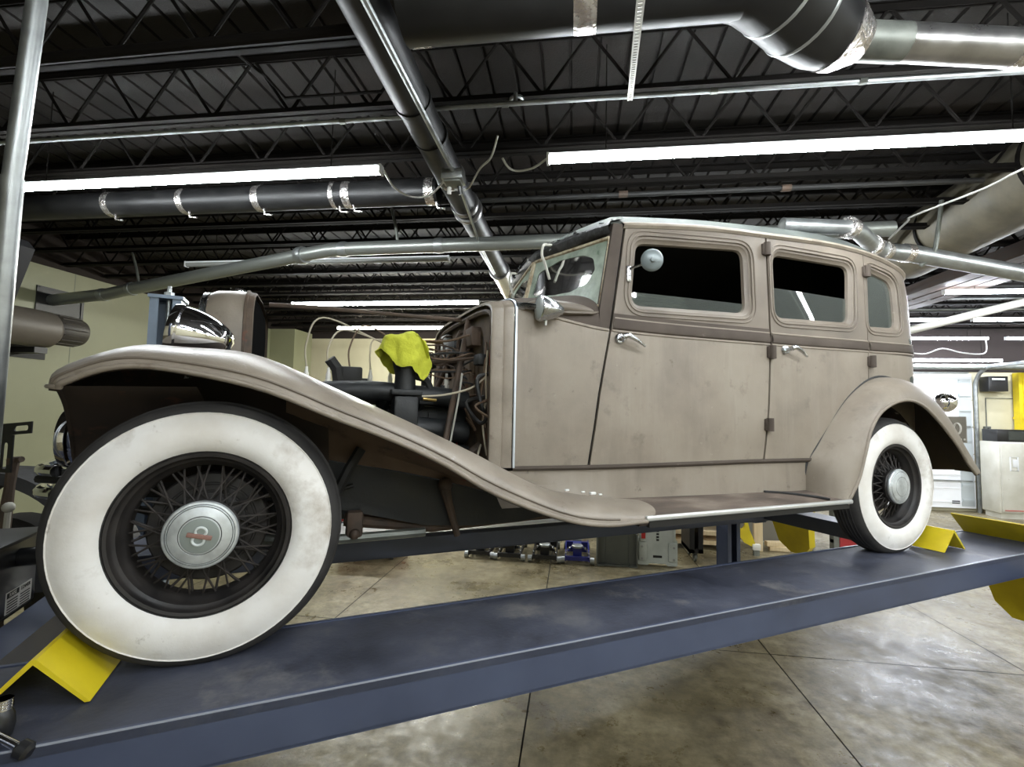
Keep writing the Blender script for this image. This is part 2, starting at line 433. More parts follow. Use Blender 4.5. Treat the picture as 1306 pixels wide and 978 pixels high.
# ------------------------------------------------------------------ the room
XL, XR, YB, YF = -5.76, 9.9, 9.35, -4.6
Z_DECK, Z_CHORD, Z_WALL = 3.46, 3.10, 3.05
fl = MB()
xj = [XL - .1] + [-.22 + 1.52 * k for k in range(-3, 7)] + [XR + .1]
yj = [YF - .1] + [3.42 + 3.05 * k for k in range(-2, 2)] + [YB + .1]
g = .004
for i in range(len(xj) - 1):
    for j in range(len(yj) - 1):
        x0, x1, y0, y1 = xj[i] + g, xj[i + 1] - g, yj[j] + g, yj[j + 1] - g
        fl.add([(x0, y0, 0), (x1, y0, 0), (x1, y1, 0), (x0, y1, 0)], [(0, 1, 2, 3)])
fl.bbox(XL - .1, XR + .1, YF - .1, YB + .1, -.2, -.012, mi=1)
structure(fl.build('floor', [MT['concrete'], MT['blackmatte']]))
dk = MB()                                   # ribbed roof deck, ribs running to the back wall
P_ = .152; rows = []
x = XL - .2; prof = []
while x < XR + .3:
    prof += [(x, 0), (x + .130, 0), (x + .133, .022), (x + .149, .022)]; x += P_
dk.grid([[(px, y, Z_DECK + pz) for px, pz in prof] for y in (YF - .1, 0, 3, 6, YB + .2)])
dk.bbox(XL - .2, XR + .3, YF - .1, YB + .2, Z_DECK + .06, Z_DECK + .16)
structure(dk.build('ceiling', MT['ceilpaint'], smooth=False))
w = MB(); w.bbox(XL - .2, XL, YF, YB + .2, 0, Z_WALL); w.bbox(XL - .2, XL + .01, YF, YB + .2, Z_WALL, Z_DECK + .05, mi=1)
for yy in (4.72, 6.2, 7.7):                # drywall seams
    w.bbox(XL, XL + .0015, yy - .004, yy + .004, 0, Z_WALL, mi=2)
structure(w.build('wall_left', [MT['wall_l'], MT['soffit'], plain('seam', (.17, .18, .13), .6)], smooth=False))
w = MB(); w.bbox(XL, XR, YB, YB + .2, 0, Z_WALL - .02); w.bbox(XL, XR, YB - .01, YB + .2, Z_WALL - .02, Z_DECK + .05, mi=1); w.bbox(3.6, XR, YB - .012, YB, 2.44, Z_WALL, mi=1)
structure(w.build('wall_back', [MT['wall_b'], MT['soffit']], smooth=False))
w = MB(); w.bbox(XR, XR + .2, YF, YB + .2, 0, Z_DECK + .05); structure(w.build('wall_right', MT['wall_b'], smooth=False))
w = MB(); w.bbox(XL - .2, XR + .2, YF - .2, YF, 0, Z_DECK + .05); structure(w.build('wall_front', MT['wall_b'], smooth=False))
w = MB(); w.bbox(-3.6, 4.6, YB - .05, YB - .011, Z_WALL - .10, Z_WALL - .03)
structure(w.build('trim_1', MT['pine'], smooth=False))
w = MB(); w.bbox(XL, XL + .50, 8.3, 8.9, 0, Z_WALL)
structure(w.build('trim_2', MT['wall_l'], smooth=False))

# roller door in the back wall, far right
dr = thing('door_1', 'white sectional roller door behind the tail of the car', 'door', (5.55, YB - .06, 0)); dr['kind'] = 'structure'
d = MB()
for k in range(5):
    z0 = .06 + k * .47
    d.rbox((0, 0, z0 + .23), (2.72, .05, .455), .006, 2)
    d.bbox(-1.30, 1.30, -.034, -.026, z0 + .10, z0 + .11); d.bbox(-1.30, 1.30, -.034, -.026, z0 + .34, z0 + .35)
d.build('door_panel', MT['white'], dr, smooth=False)
d = MB(); d.bbox(1.13, 1.33, -.036, -.030, .1, 2.3)
for k in range(9): d.bbox(1.14, 1.32, -.05, -.036, .18 + k * .26, .22 + k * .26)
d.build('hinge_stile', plain('pale_stile', (.50, .54, .55), .4, .3), dr, smooth=False)
for k in range(3):
    MB().bbox(-1.3, 1.3, -.05, -.03, .52 + k * .94, .545 + k * .94).build('strut', MT['galv'], dr, smooth=False)
MB().bbox(.98, 1.10, -.0325, -.027, .14, .19).build('maker_sticker', MT['labelink'], dr, smooth=False)
# vertical track bending back into the room, and its spring shaft
pts = [(6.95, YB - .10, 0), (6.95, YB - .10, 2.15)] + [(6.95, YB - .10 - .35 * (1 - cos(a)), 2.15 + .35 * sin(a)) for a in [radians(t) for t in range(15, 91, 15)]] + [(6.95, 6.3, 2.5)]
tag(MB().tube(pts, .032, 8).build('door_track', MT['galv']), 'curved galvanised track beside the white roller door', 'door track')
tag(MB().tube([(4.0, YB - .32, 2.50), (8.9, YB - .32, 2.50)], .05, 12).build('spring_shaft', MT['galvdark']), 'long grey spring shaft above the white roller door', 'pipe')

# ------------------------------------------------------------------ the four-post lift (its own axes, turned against the room)
TH = radians(30.5213)
CC = Vector((.25486, -2.32599, .34730))
def CW(x, y, z):
    p = Vector((x, y, z)) - CC
    return Vector((p.x * cos(TH) - p.y * sin(TH), p.x * sin(TH) + p.y * cos(TH), p.z + CAM_Z))
HUB = CW(0, 0, 0).z
RT = HUB - .35                                   # runway top above the floor
base = CW(0, 0, 0); base.z = 0
lift = thing('vehicle_lift', 'blue-grey four-post drive-on lift carrying the old sedan', 'vehicle lift', base, TH)
def runway(y0, y1):
    m = MB(); t = RT
    m.bbox(-1.45, 4.14, y0, y1, t - .02, t, mi=1)
    m.bbox(-1.45, 4.14, y0, y0 + .012, t - .115, t + .004)
    m.bbox(-1.45, 4.14, y1 - .012, y1, t - .115, t + .004)
    m.bbox(-1.45, 4.14, y0, y0 + .07, t - .118, t - .110); m.bbox(-1.45, 4.14, y1 - .07, y1, t - .118, t - .110)
    for k in range(7): m.bbox(-1.2 + k * .85, -1.16 + k * .85, y0 + .01, y1 - .01, t - .10, t - .02)
    m.bbox(4.13, 4.145, y0, y1, t - .115, t + .002); m.bbox(-1.455, -1.44, y0, y1, t - .115, t + .05)
    rw = m.build('runway', [MT['lift'], MT['deck']], lift, smooth=False)
    MB().bbox(-1.45, 4.14, y0 - .001, y0 + .003, t + .001, t + .0045).build('edge_highlight', MT['edgeglint'], rw, smooth=False)  # highlight line painted as a paler strip
    # drive-on ramp: hangs from the runway's end, its heel standing up as a wheel stop
    lo, hi = (y0, y1) if y0 > 0 else (y1, y0)      # lo = edge towards the car's middle
    s_ = 1 if hi > lo else -1
    out = [(lo + s_ * .012, RT + .122), (lo + s_ * .012, RT - .03), (lo + s_ * .07, RT - .25), (lo + s_ * .10, RT - .42), (lo + s_ * .17, RT - .50),
           (hi - s_ * .13, RT - .50), (hi - s_ * .03, RT - .43), (hi - s_ * .005, RT - .25), (hi - s_ * .005, RT + .122)]
    def RX(z): return 4.150 - (z - RT) * 1.2 if z > RT else 4.150 + (RT - z) * .30
    r = MB(); th = .012
    row = []
    for z_ in (RT + .122, RT + .06, RT, RT - .03, RT - .12, RT - .25, RT - .34, RT - .42, RT - .46, RT - .50):
        ins = sorted(interp(RT - z_, [-.122, .03, .25, .42, .50], v) for v in ([lo + s_ * q for q in (.012, .012, .07, .10, .17)], [hi - s_ * q for q in (.005, .005, .005, .03, .13)]))
        row.append((z_, ins))
    r.grid([[(RX(z_), a + (b - a) * k / 3, z_) for k in range(4)] for z_, (a, b) in row])
    r.grid([[(RX(z_) + th, a + (b - a) * k / 3, z_ + .004) for k in range(4)] for z_, (a, b) in row])
    for e in (0, 1):
        r.grid([[(RX(z_), ab[e], z_), (RX(z_) + th, ab[e], z_ + .004)] for z_, ab in row])
        r.grid([[(RX(z_) + .002, ab[e], z_), (RX(z_) + .075, ab[e], z_ + .01)] for z_, ab in row[3:]])
    for q in (0, -1): r.grid([[(RX(row[q][0]), row[q][1][0], row[q][0]), (RX(row[q][0]), row[q][1][1], row[q][0])], [(RX(row[q][0]) + th, row[q][1][0], row[q][0] + .004), (RX(row[q][0]) + th, row[q][1][1], row[q][0] + .004)]])
    r.build('drive_on_ramp', MT['yellow'], lift, smooth=False)
runway(-1.03, -.61)
runway(.395, .815)
m = MB(); m.bbox(-.60, -.49, -.605, .39, RT - .118, RT - .004); m.bbox(-.62, -.47, -1.33, 1.2, RT - .26, RT - .119)
m.build('cross_beam', MT['lift'], lift, smooth=False)
m = MB(); m.bbox(3.60, 3.78, -.605, .39, RT - .10, RT - .004); m.build('cross_beam', MT['lift'], lift, smooth=False)
for ya, yb in ((-1.33, -.98), (.765, 1.15)):
    MB().bbox(3.95, 4.09, ya, yb, RT - .24, RT - .119).build('yoke', MT['lift'], lift, smooth=False)
for xb, yb, s in ((-.66, 1.14, -1), (-.66, -1.46, 1), (3.94, 1.06, -1), (3.94, -1.38, 1)):
    m = MB(); h = RT + 1.35; wd, dp, t = .16, .13, .012
    y_back = yb + dp if s < 0 else yb
    m.bbox(xb, xb + wd, y_back - t / 2, y_back + t / 2, 0, h)
    m.bbox(xb, xb + .014, yb, yb + dp, 0, h); m.bbox(xb + wd - .014, xb + wd, yb, yb + dp, 0, h)
    yl = yb if s < 0 else yb + dp
    m.bbox(xb, xb + .045, yl - .004, yl + .004, 0, h); m.bbox(xb + wd - .045, xb + wd, yl - .004, yl + .004, 0, h)
    m.bbox(xb - .06, xb + wd + .06, yb - .06, yb + dp + .06, 0, .015)
    m.bbox(xb - .01, xb + wd + .01, yb - .01, yb + dp + .01, h, h + .02)
    p = m.build('post', MT['liftpost'] if xb < 0 and yb > 0 else MT['lift'], lift, smooth=False)
    MB().tube([(xb + .08, yb + dp * .5, .02), (xb + .08, yb + dp * .5, h + .07)], .013, 8).build('lift_rod', MT['galv'], p)
    MB().lathe([(0, h + .02), (.028, h + .02), (.028, h + .05), (.012, h + .055), (.012, h + .09), (0, h + .09)], 6, 'z', (xb + .08, yb + dp * .5, 0)).build('nut', MT['galv'], p)
# black control box standing on the front cross beam
m = MB(); m.rbox((-.78, -.255, RT + .118), (.32, .39, .238), .008, 2)
m.bbox(-.74, -.62, -.42, -.08, RT - .004, RT + .002)
CBX = m.build('control_box', MT['plastic'], lift)
MB().rbox((-.78, -.255, RT + .243), (.36, .43, .012), .004, 2).build('lid', MT['black'], CBX)
MB().tube([(-.622, -.18, RT + .178), (-.555, -.18, RT + .178)], [.030, .030], 16).build('knob', MT['plastic'], CBX)
MB().bbox(-.6205, -.6185, -.246, -.092, RT + .010, RT + .080).build('sticker', MT['label'], CBX, smooth=False)
def text_mesh(name, body, size, mat, parent, M, align='CENTER'):
    cu = bpy.data.curves.new(name, 'FONT'); cu.body = body; cu.size = size; cu.align_x = align; cu.align_y = 'CENTER'; cu.extrude = .0004
    o = bpy.data.objects.new(name, cu); COL.objects.link(o)
    dg = bpy.context.evaluated_depsgraph_get(); me = bpy.data.meshes.new_from_object(o.evaluated_get(dg))
    bpy.data.objects.remove(o); bpy.data.curves.remove(cu)
    me.materials.clear(); me.materials.append(mat)
    me.transform(M)
    t = bpy.data.objects.new(name, me); COL.objects.link(t); t.parent = parent
    return t
SIDE = Matrix.Rotation(radians(90), 4, 'Z') @ Matrix.Rotation(radians(90), 4, 'X')
ink = MB()
for i in range(2):
    for k in range(5): ink.bbox(-.6187, -.6179, -.238 + i * .075, -.178 + i * .075, RT + .014 + k * .0085, RT + .0175 + k * .0085)
ink.bbox(-.6187, -.6180, -.243, -.172, RT + .060, RT + .077)
ink.build('sticker_print', MT['labelink'], CBX, smooth=False)
text_mesh('sticker_word', 'RAISE', .017, MT['label'], CBX, Matrix.Translation((-.6178, -.208, RT + .0685)) @ SIDE)
text_mesh('sticker_word', 'LOWER', .017, MT['labelink'], CBX, Matrix.Translation((-.6180, -.132, RT + .0685)) @ SIDE)

def chock(x, y0, y1, w, h, label, rz=0):
    t = .007; c = CW(x, (y0 + y1) / 2, -.35); c.z += .004
    m = MB(); d = (y1 - y0) / 2
    m.prism([(-w, 0), (-t * .7, h), (t * .7, h), (w, 0), (w - t * 1.5, 0), (0, h - t * 1.6), (-w + t * 1.5, 0)], -d, d)
    o = m.build('wheel_chock', MT['yellow'], None, c, TH + rz, smooth=False)
    tag(o, label, 'wheel chock', 'yellow folded-steel wheel chocks')
    return o
chock(-.295, -.885, -.625, .108, .112, 'yellow folded-steel chock in front of the big front wheel')
chock(3.49, -.87, -.69, .104, .108, 'yellow folded-steel chock behind the rear wheel')

# ------------------------------------------------------------------ the old sedan (x back, y to the far side, z from the hub height)
car_base = CW(0, 0, -.35)
car = thing('vintage_sedan', 'faded taupe 1930s sedan without its bonnet, on the four-post lift', 'car', car_base, TH)
OFF = (0, 0, .35)
def part(m, name, mat, parent=None, angle=35, smooth=True, both=False):
    o = m.build(name, mat, parent or car, OFF if parent is None else (0, 0, 0), 0, angle, smooth)
    if both: mirror(o)
    return o
def mirror(o):
    c = o.copy(); c.data = o.data.copy(); COL.objects.link(c)
    c.data.transform(Matrix.Scale(-1, 4, (0, 1, 0))); c.data.flip_normals()
    for ch in kids(o):
        d = mirror(ch); d.parent = c
    return c

# --- body side surface ------------------------------------------------------
WX = [.93, 1.04, 1.4, 1.9, 2.4, 3.0, 3.4]; WY = [.492, .515, .598, .650, .680, .690, .682]
def wplan(x): return hermite(x, WX, WY)
S_TAB = [(3.4, 3.4, -.682)]
_a, _b, _e = .39, .682, 3.0
_pv = (3.4, -.682)
for k in range(1, 91):
    t = radians(k)
    q = (3.4 + _a * sin(t) ** (2 / _e), -_b * cos(t) ** (2 / _e) if k < 90 else 0)
    S_TAB.append((S_TAB[-1][0] + math.hypot(q[0] - _pv[0], q[1] - _pv[1]), *q)); _pv = q
S_END = S_TAB[-1][0]
def plan(s):
    if s <= 3.4: return s, -wplan(s)
    xs = [q[0] for q in S_TAB]
    return interp(s, xs, [q[1] for q in S_TAB]), interp(s, xs, [q[2] for q in S_TAB])
def body(s, z, d=0.0):
    """point on the left body skin; d = inset"""
    x, y = plan(s); x2, y2 = plan(min(s + .01, S_END)); x1, y1 = plan(max(s - .01, .9))
    n = Vector((-(y2 - y1), x2 - x1, 0)).normalized()      # towards the inside
    k = d + max(0, z - .72) * .04 + max(0, .3 - z) * .05
    if s > 3.3: k += max(0, z - 1.0) ** 2 * .25 * min(1, (s - 3.3) / .25)
    return Vector((x, y, z)) + n * k
def ZD(s): return hermite(s, [1.40, 1.53, 1.97, 2.35, 2.8, 3.1, 3.4, 3.62, 3.9, 4.6], [1.185, 1.203, 1.252, 1.274, 1.300, 1.300, 1.272, 1.235, 1.20, 1.19])
def ZB(s): return hermite(s, [1.04, 1.175, 1.446, 2.35, 3.09, 3.58, 4.6], [.793, .761, .715, .711, .727, .742, .75])

def panel(m, outer, holes=(), d=0.0, th=.014, step=.05, mi=0, fn=body, split=None):
    outer = resample(outer, step); holes = [resample(h, .025) for h in holes]
    pts = list(outer); edges = [(i, (i + 1) % len(outer)) for i in range(len(outer))]
    for h in holes:
        o = len(pts); pts += h; edges += [(o + i, o + (i + 1) % len(h)) for i in range(len(h))]
    x0 = min(p[0] for p in outer); x1 = max(p[0] for p in outer); z0 = min(p[1] for p in outer); z1 = max(p[1] for p in outer)
    bd = list(pts)
    x = x0 + step / 2
    while x < x1:
        z = z0 + step / 2
        while z < z1:
            if inside((x, z), outer) and not any(inside((x, z), h) for h in holes):
                if min((x - q[0]) ** 2 + (z - q[1]) ** 2 for q in bd) > (step * .45) ** 2: pts.append((x, z))
            z += step
        x += step
    V, E, F, *_ = delaunay_2d_cdt([Vector(p) for p in pts], edges, [], 0, 1e-6)
    tri = []
    for f in F:
        c = sum((V[i] for i in f), Vector((0, 0))) / len(f)
        if inside(c, outer) and not any(inside(c, h) for h in holes): tri.append(tuple(f))
    n = len(V)
    vs = [fn(v.x, v.y, d) for v in V] + [fn(v.x, v.y, d + th) for v in V]
    fs = list(tri) + [tuple(i + n for i in reversed(f)) for f in tri]
    cnt = {}
    for f in tri:
        for i in range(len(f)):
            a, b = f[i], f[(i + 1) % len(f)]
            k = (min(a, b), max(a, b)); cnt.setdefault(k, []).append((a, b))
    for k, l in cnt.items():
        if len(l) == 1: a, b = l[0]; fs.append((b, a, a + n, b + n))
    m.add(vs, fs, mi)
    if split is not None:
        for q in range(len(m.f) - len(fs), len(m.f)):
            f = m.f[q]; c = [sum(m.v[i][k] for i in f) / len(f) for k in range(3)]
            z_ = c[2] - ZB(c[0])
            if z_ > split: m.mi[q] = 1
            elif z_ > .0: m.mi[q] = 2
    return m
def bead(m, pts, r=.006, d=0.0, mi=0, closed=False, n=6):
    m.tube([body(s, z, d) for s, z in pts], r, n, closed=closed, mi=mi)

def win_loop(cs, r, e):
    """cs: tl, tr, br, bl in (s,z); grown by e"""
    tl, tr, br, bl = cs
    q = [(tl[0] - e, tl[1] + e), (tr[0] + e, tr[1] + e), (br[0] + e, br[1] - e), (bl[0] - e, bl[1] - e)]
    rr = [max(.01, k + e) for k in (r if isinstance(r, (list, tuple)) else [r] * 4)]
    return fillet(q, rr, 7)
def reveal(m, cs, r):
    """stepped recess from the skin down to the glass line"""
    loops = [(.034, 0.0), (.030, .004), (.018, .006), (.012, .014), (0.0, .020), (-.004, .034)]
    rows = []
    for e, d in loops:
        rows.append([body(s, z, d) for s, z in resample_n(win_loop(cs, r, e), 96)])
    m.grid(rows, mi=1, closev=True)
    m.tube([body(s, z, -.001) for s, z in resample_n(win_loop(cs, r, .050), 96)], .0045, 6, closed=True, mi=1)
    m.tube([body(s, z, .000) for s, z in resample_n(win_loop(cs, r, .032), 96)], .0045, 6, closed=True, mi=1)
def resample_n(loop, n):
    P = [Vector(p) for p in loop]; P.append(P[0]); L = [0]
    for a, b in zip(P, P[1:]): L.append(L[-1] + (b - a).length)
    out = []; j = 0
    for k in range(n):
        t = L[-1] * k / n
        while L[j + 1] < t: j += 1
        f = (t - L[j]) / max(1e-9, L[j + 1] - L[j]); q = P[j].lerp(P[j + 1], f); out.append((q.x, q.y))
    return out

W1 = ((1.592, 1.132), (2.208, 1.180), (2.209, .858), (1.560, .838))
W2 = ((2.410, 1.186), (3.000, 1.203), (2.969, .880), (2.408, .856))
W3 = ((3.165, 1.205), (3.410, 1.168), (3.415, .890), (3.142, .877))
GA = [(1.357, .128), (1.400, .444), (1.447, .716), (1.485, .95), (1.522, 1.186)]   # A gap
GB = [(2.300, .145), (2.330, .42), (2.345, .711), (2.346, 1.0), (2.346, 1.262)]
GC = [(3.095, .435), (3.102, .73), (3.110, 1.0), (3.112, 1.284)]
def along(g, dx): return [(s + dx, z) for s, z in g]
def top_line(s0, s1, dz, n=10): return [(s0 + (s1 - s0) * k / n, ZD(s0 + (s1 - s0) * k / n) + dz) for k in range(n + 1)]
def arch(a0, a1, R, cx=3.15, cz=0.0, n=12): return [(cx + R * cos(radians(a0 + (a1 - a0) * k / n)), cz + R * sin(radians(a0 + (a1 - a0) * k / n))) for k in range(n + 1)]
def belt_pts(s0, s1, dz=0.0, n=14): return [(s0 + (s1 - s0) * k / n, ZB(s0 + (s1 - s0) * k / n) + dz) for k in range(n + 1)]

def belt_band(s0, s1, parent, n=14, top=.055):
    m = MB(); rows = []
    for k in range(n + 1):
        s = s0 + (s1 - s0) * k / n; z = ZB(s)
        rows.append([body(s, z + .004, .002), body(s, z + .012, -.006), body(s, z + .028, -.008), body(s, z + .046, -.005 if top < .06 else -.004), body(s, z + top * .97, -.0025), body(s, z + top, .002)])
    m.grid(rows); return m.build('belt_moulding', MT['belt_paint_shade'], parent)
# front door
m = MB()
outer = along(GA, .006) + top_line(1.532, 2.340, -.016) + along(GB, -.006)[::-1][1:]
panel(m, outer, [win_loop(W1, .05, .034)], split=.03); reveal(m, W1, .05)
bead(m, belt_pts(1.455, 2.338)); bead(m, belt_pts(1.468, 2.338, .058), .005)
fd = part(m, 'front_door', [MT['paint'], MT['upper_shaded'], MT['belt_paint_shade']]); belt_band(1.462, 2.338, fd, 14, .080)
# rear door
m = MB()
GBc = along(GB, .006)
outer = GBc[::-1] + [(2.68, .148)] + arch(158, 98, .45) + along(GC, -.003)[1:] + top_line(2.352, 3.108, -.016)[::-1]
panel(m, outer, [win_loop(W2, .05, .034)], split=.03); reveal(m, W2, .05)
bead(m, belt_pts(2.354, 3.095)); bead(m, belt_pts(2.354, 3.097, .058), .005)
rd = part(m, 'rear_door', [MT['paint'], MT['upper_shaded'], MT['belt_paint_shade']]); belt_band(2.356, 3.095, rd)
# rear quarter, wrapping round to the tail's centre
m = MB()
outer = along(GC, .003) + top_line(3.116, S_END - .001, -.016, 24)[0:] + [(S_END - .001, .05), (3.62, .03)] + arch(4, 96, .45)[:-1]
panel(m, outer, [win_loop(W3, [.03, .085, .05, .03], .034)], step=.045, split=.03); reveal(m, W3, [.03, .085, .05, .03])
bead(m, belt_pts(3.110, S_END - .01, 0, 30)); bead(m, belt_pts(3.110, S_END - .01, .058, 30), .005)
rq = part(m, 'rear_quarter', [MT['paint'], MT['upper_shaded'], MT['belt_paint_shade']]); belt_band(3.112, S_END - .012, rq, 30)
# cowl side
m = MB()
cow = [(1.042, .122), (1.042, ZB(1.042))] + belt_pts(1.06, 1.443) + along(GA[:3], -.006)[::-1][1:]
panel(m, cow); bead(m, belt_pts(1.05, 1.440), .007)
cs = part(m, 'cowl_side', MT['paint'])
# A pillar
def WSO(z): return 1.402 + (z - .80) * .195         # front face of the pillar, outer corner
m = MB()
outer = along(GA[2:], -.006) + [(1.513, 1.205), (WSO(1.19) - .01, 1.205), (WSO(.80) - .004, .80), (1.400, .724)]
panel(m, outer, th=.05, step=.03)
ap = part(m, 'windscreen_pillar', MT['belt_paint_shade'])  # shade of the front upper body put into the pillar's colour
# dark jamb pillars behind the door gaps
m = MB()
for g_, w0, w1 in ((GA, -.03, .03), (GB, -.03, .035), (GC, -.03, .03)):
    o = along(g_, w0)[0:] + along(g_, w1)[::-1]
    panel(m, o, d=.020, th=.02, step=.08)
o = top_line(1.53, S_END - .03, -.02, 30) + top_line(1.53, S_END - .03, -.055, 30)[::-1]
panel(m, o, d=.022, th=.015, step=.08)
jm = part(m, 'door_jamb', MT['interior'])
# sill and drip moulding
m = MB()
sl = [(1.035 + k * (2.66 - 1.035) / 16) for k in range(17)]
rows = []
for s in sl:
    zt = .122 + .022 * min(1, (s - 1.035) / 1.2)
    p = body(s, zt, 0)
    rows.append([p + Vector((0, .02, .006)), p + Vector((0, -.008, .004)), p + Vector((0, -.010, -.006)), p + Vector((0, -.004, -.014)), p + Vector((0, .02, -.018))])
m.grid(rows)
sill = part(m, 'sill_moulding', MT['belt_paint_shade'])
m = MB()
rows = []
n_ = 46
for k in range(n_ + 1):
    s = 1.515 + (S_END - .001 - 1.515) * k / n_
    p = body(s, ZD(s), 0); q = body(s, ZD(s), .05); nn = (q - p).normalized(); up = Vector((0, 0, 1))
    rows.append([p + nn * .012 - up * .016, p - nn * .004 - up * .015, p - nn * .014 - up * .004, p - nn * .012 + up * .006, p - nn * .002 + up * .006, p + nn * .004 + up * .016, p + nn * .03 + up * .02])
m.grid(rows)
drip = part(m, 'drip_moulding', MT['paint_rough'])
# splash apron between sill and running board
m = MB()
rows = []
for k in range(25):
    s = .95 + (2.66 - .95) * k / 24
    p = body(max(s, .95), .118 + .02 * min(1, max(0, s - 1.035) / 1.2)); yo = min(p.y + .008, -.50)
    rows.append([(s, yo, p.z - .012), (s, yo - .002, .05), (s, min(yo - .004, -.60), -.012), (s, min(yo - .02, -.62), -.02)])
m.grid(rows)
apron = part(m, 'splash_apron', MT['paint'])
for o in (fd, rd, rq, cs, ap, jm, sill, drip, apron): mirror(o)
tag(rq, None)

# --- roof ------------------------------------------------------------------
loop = []
def front_x(y): return 1.372 + .10 * (abs(y) / .6) ** 1.15
NF = 14
for k in range(NF + 1):                         # V-shaped front edge, far to near
    y = .575 - 1.15 * k / NF
    loop.append(Vector((front_x(y), y, 1.205 + .022 * (1 - (y / .575) ** 2))))
ss = [1.53 + (S_END - .002 - 1.53) * k / 44 for k in range(45)]
left = [body(s, ZD(s), .012) + Vector((0, 0, .014)) for s in ss]
right = [Vector((p.x, -p.y, p.z)) for p in left]
loop = loop + left + right[::-1][1:]
def spine(p): return Vector((min(max(p.x, 1.85), 3.15), 0, 0))
def roof_ring(q):
    out = []
    for p in loop:
        s_ = spine(p)
        h = interp(s_.x, [1.85, 2.4, 3.15], [.118, .158, .20]) * (1 - (1 - q) ** 4.2)
        base_z = p.z * (1 - q) + (1.285) * q
        out.append(Vector((p.x + (s_.x - p.x) * q, p.y + (s_.y - p.y) * q, base_z + h)))
    return out
qs = [0, .015, .035, .06]
m = MB(); m.grid([roof_ring(q) for q in qs], closev=True)
part(m, 'roof_edge', MT['roof_cloth'])
m = MB(); m.grid([roof_ring(q) for q in (.06, .09, .12, .16, .20, .25, .30, .36, .5, .65, .8, .92, 1.0)], closev=True)
part(m, 'roof', MT['roof_cloth'])
m = MB(); m.grid([[p - Vector((0, 0, .03)) for p in roof_ring(q)] for q in (.03, .2, .5, .8, 1.0)], closev=True)
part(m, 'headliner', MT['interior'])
# torn black leading edge over the windscreen
m = MB()
fr = [loop[k] for k in range(NF + 1)]
rows = []
for p in fr:
    j = random.uniform(-.004, .004)
    rows.append([p + Vector((.075, 0, .042 + j)), p + Vector((.035, 0, .030 + j)), p + Vector((-.004, 0, .012)), p + Vector((-.016, 0, -.006 + j)), p + Vector((-.012, 0, -.026)), p + Vector((.0, 0, -.040 + j)), p + Vector((.02, 0, -.044))])
m.grid(rows)
for k in range(60):
    t = random.random() * NF; i = min(int(t), NF - 1); p = fr[i].lerp(fr[i + 1], t - i) + Vector((random.uniform(-.02, .03), 0, random.uniform(-.03, .03)))
    m.tube([p, p + Vector((random.uniform(-.015, .015), random.uniform(-.04, .04), random.uniform(-.012, .012)))], .0035, 5)
part(m, 'roof_front_edge', MT['tar'])
for (x, y, z, l, dx) in ((1.345, -.17, 1.215, .16, .03), (1.375, .33, 1.20, .15, .02)):
    m = MB()
    m.tube(smooth_path([(x + .06, y + .01, z + .012), (x + .02, y + .005, z + .008), (x - .012, y, z), (x - .022, y - .002, z - .05), (x - .02 + dx * .4, y - .01, z - l * .6), (x - .02 + dx, y - .03, z - l * 1.15)], 5), .0075, 6)
    part(m, 'torn_rubber_strip', MT['rubstrip'])

# --- windscreen: two panes meeting in a V -----------------------------------
def pane(sg):
    bo, to = Vector((1.416, sg * .575, .822)), Vector((1.470, sg * .568, 1.142))
    tc_, bc = Vector((1.368, sg * .012, 1.176)), Vector((1.312, sg * .012, .935))
    def P(u, v, d=0):                            # u: 0 centre .. 1 outside
        a = bc.lerp(bo, u) + Vector((0, 0, -.012 * sin(pi * u) * -1)); b = tc_.lerp(to, u)
        n = (bo - bc).cross(tc_ - bc).normalized() * (1 if sg < 0 else -1)
        if n.x > 0: n = -n
        return a.lerp(b, v) + n * d
    g_ = MB(); g_.grid([[P(u / 12, v / 8) for u in range(13)] for v in range(9)])
    gl = part(g_, 'windscreen_glass', MT['glassgreen'])
    outer = [(u / 16, 0) for u in range(17)] + [(1, v / 10) for v in range(1, 11)] + [(1 - u / 16, 1) for u in range(1, 17)] + [(0, 1 - v / 10) for v in range(1, 10)]
    hole = fillet([(.07, .16), (.10, .70), (.40, .86), (.70, .84), (.84, .74), (.88, .55), (.80, .34), (.62, .20), (.40, .15)], .12, 6)
    f = MB(); panel(f, outer, [hole], d=-.002, th=.001, step=.08, fn=lambda u, v, d: P(u, v, .004 + d))
    part(f, 'delaminated_film', MT['delam'], smooth=True)
    fr_ = MB()
    fr_.tube([P(u / 12, 0, .004) for u in range(13)], .008, 6); fr_.tube([P(u / 12, 1, .004) for u in range(13)], .010, 6)
    fr_.tube([P(1, v / 6, .004) for v in range(7)], .008, 6); fr_.tube([P(.0, v / 6, .004) for v in range(7)], .008, 6)
    part(fr_, 'windscreen_frame', MT['wsframe'])
pane(-1); pane(1)

# --- scuttle top -------------------------------------------------------------
m = MB(); rows = []
for k in range(11):
    t = k / 10
    xs_, ys_, zs_ = 1.04 + t * .375, wplan(1.04 + t * .375) , ZB(1.04 + t * .39)
    xc, zc = 1.04 + t * .275, .868 + t * .062
    row = []
    for j in range(33):
        a = pi * j / 32
        yy = -cos(a); yy = math.copysign(abs(yy) ** .62, yy)
        u = abs(yy)
        row.append((xc + (xs_ - xc) * u ** 1.3, ys_ * yy, zs_ + (zc - zs_) * sin(a) ** .72))
    rows.append(row)
m.grid(rows)
part(m, 'cowl_top', MT['belt_paint_shade'])  # scuttle darkened in its colour to stand for shade
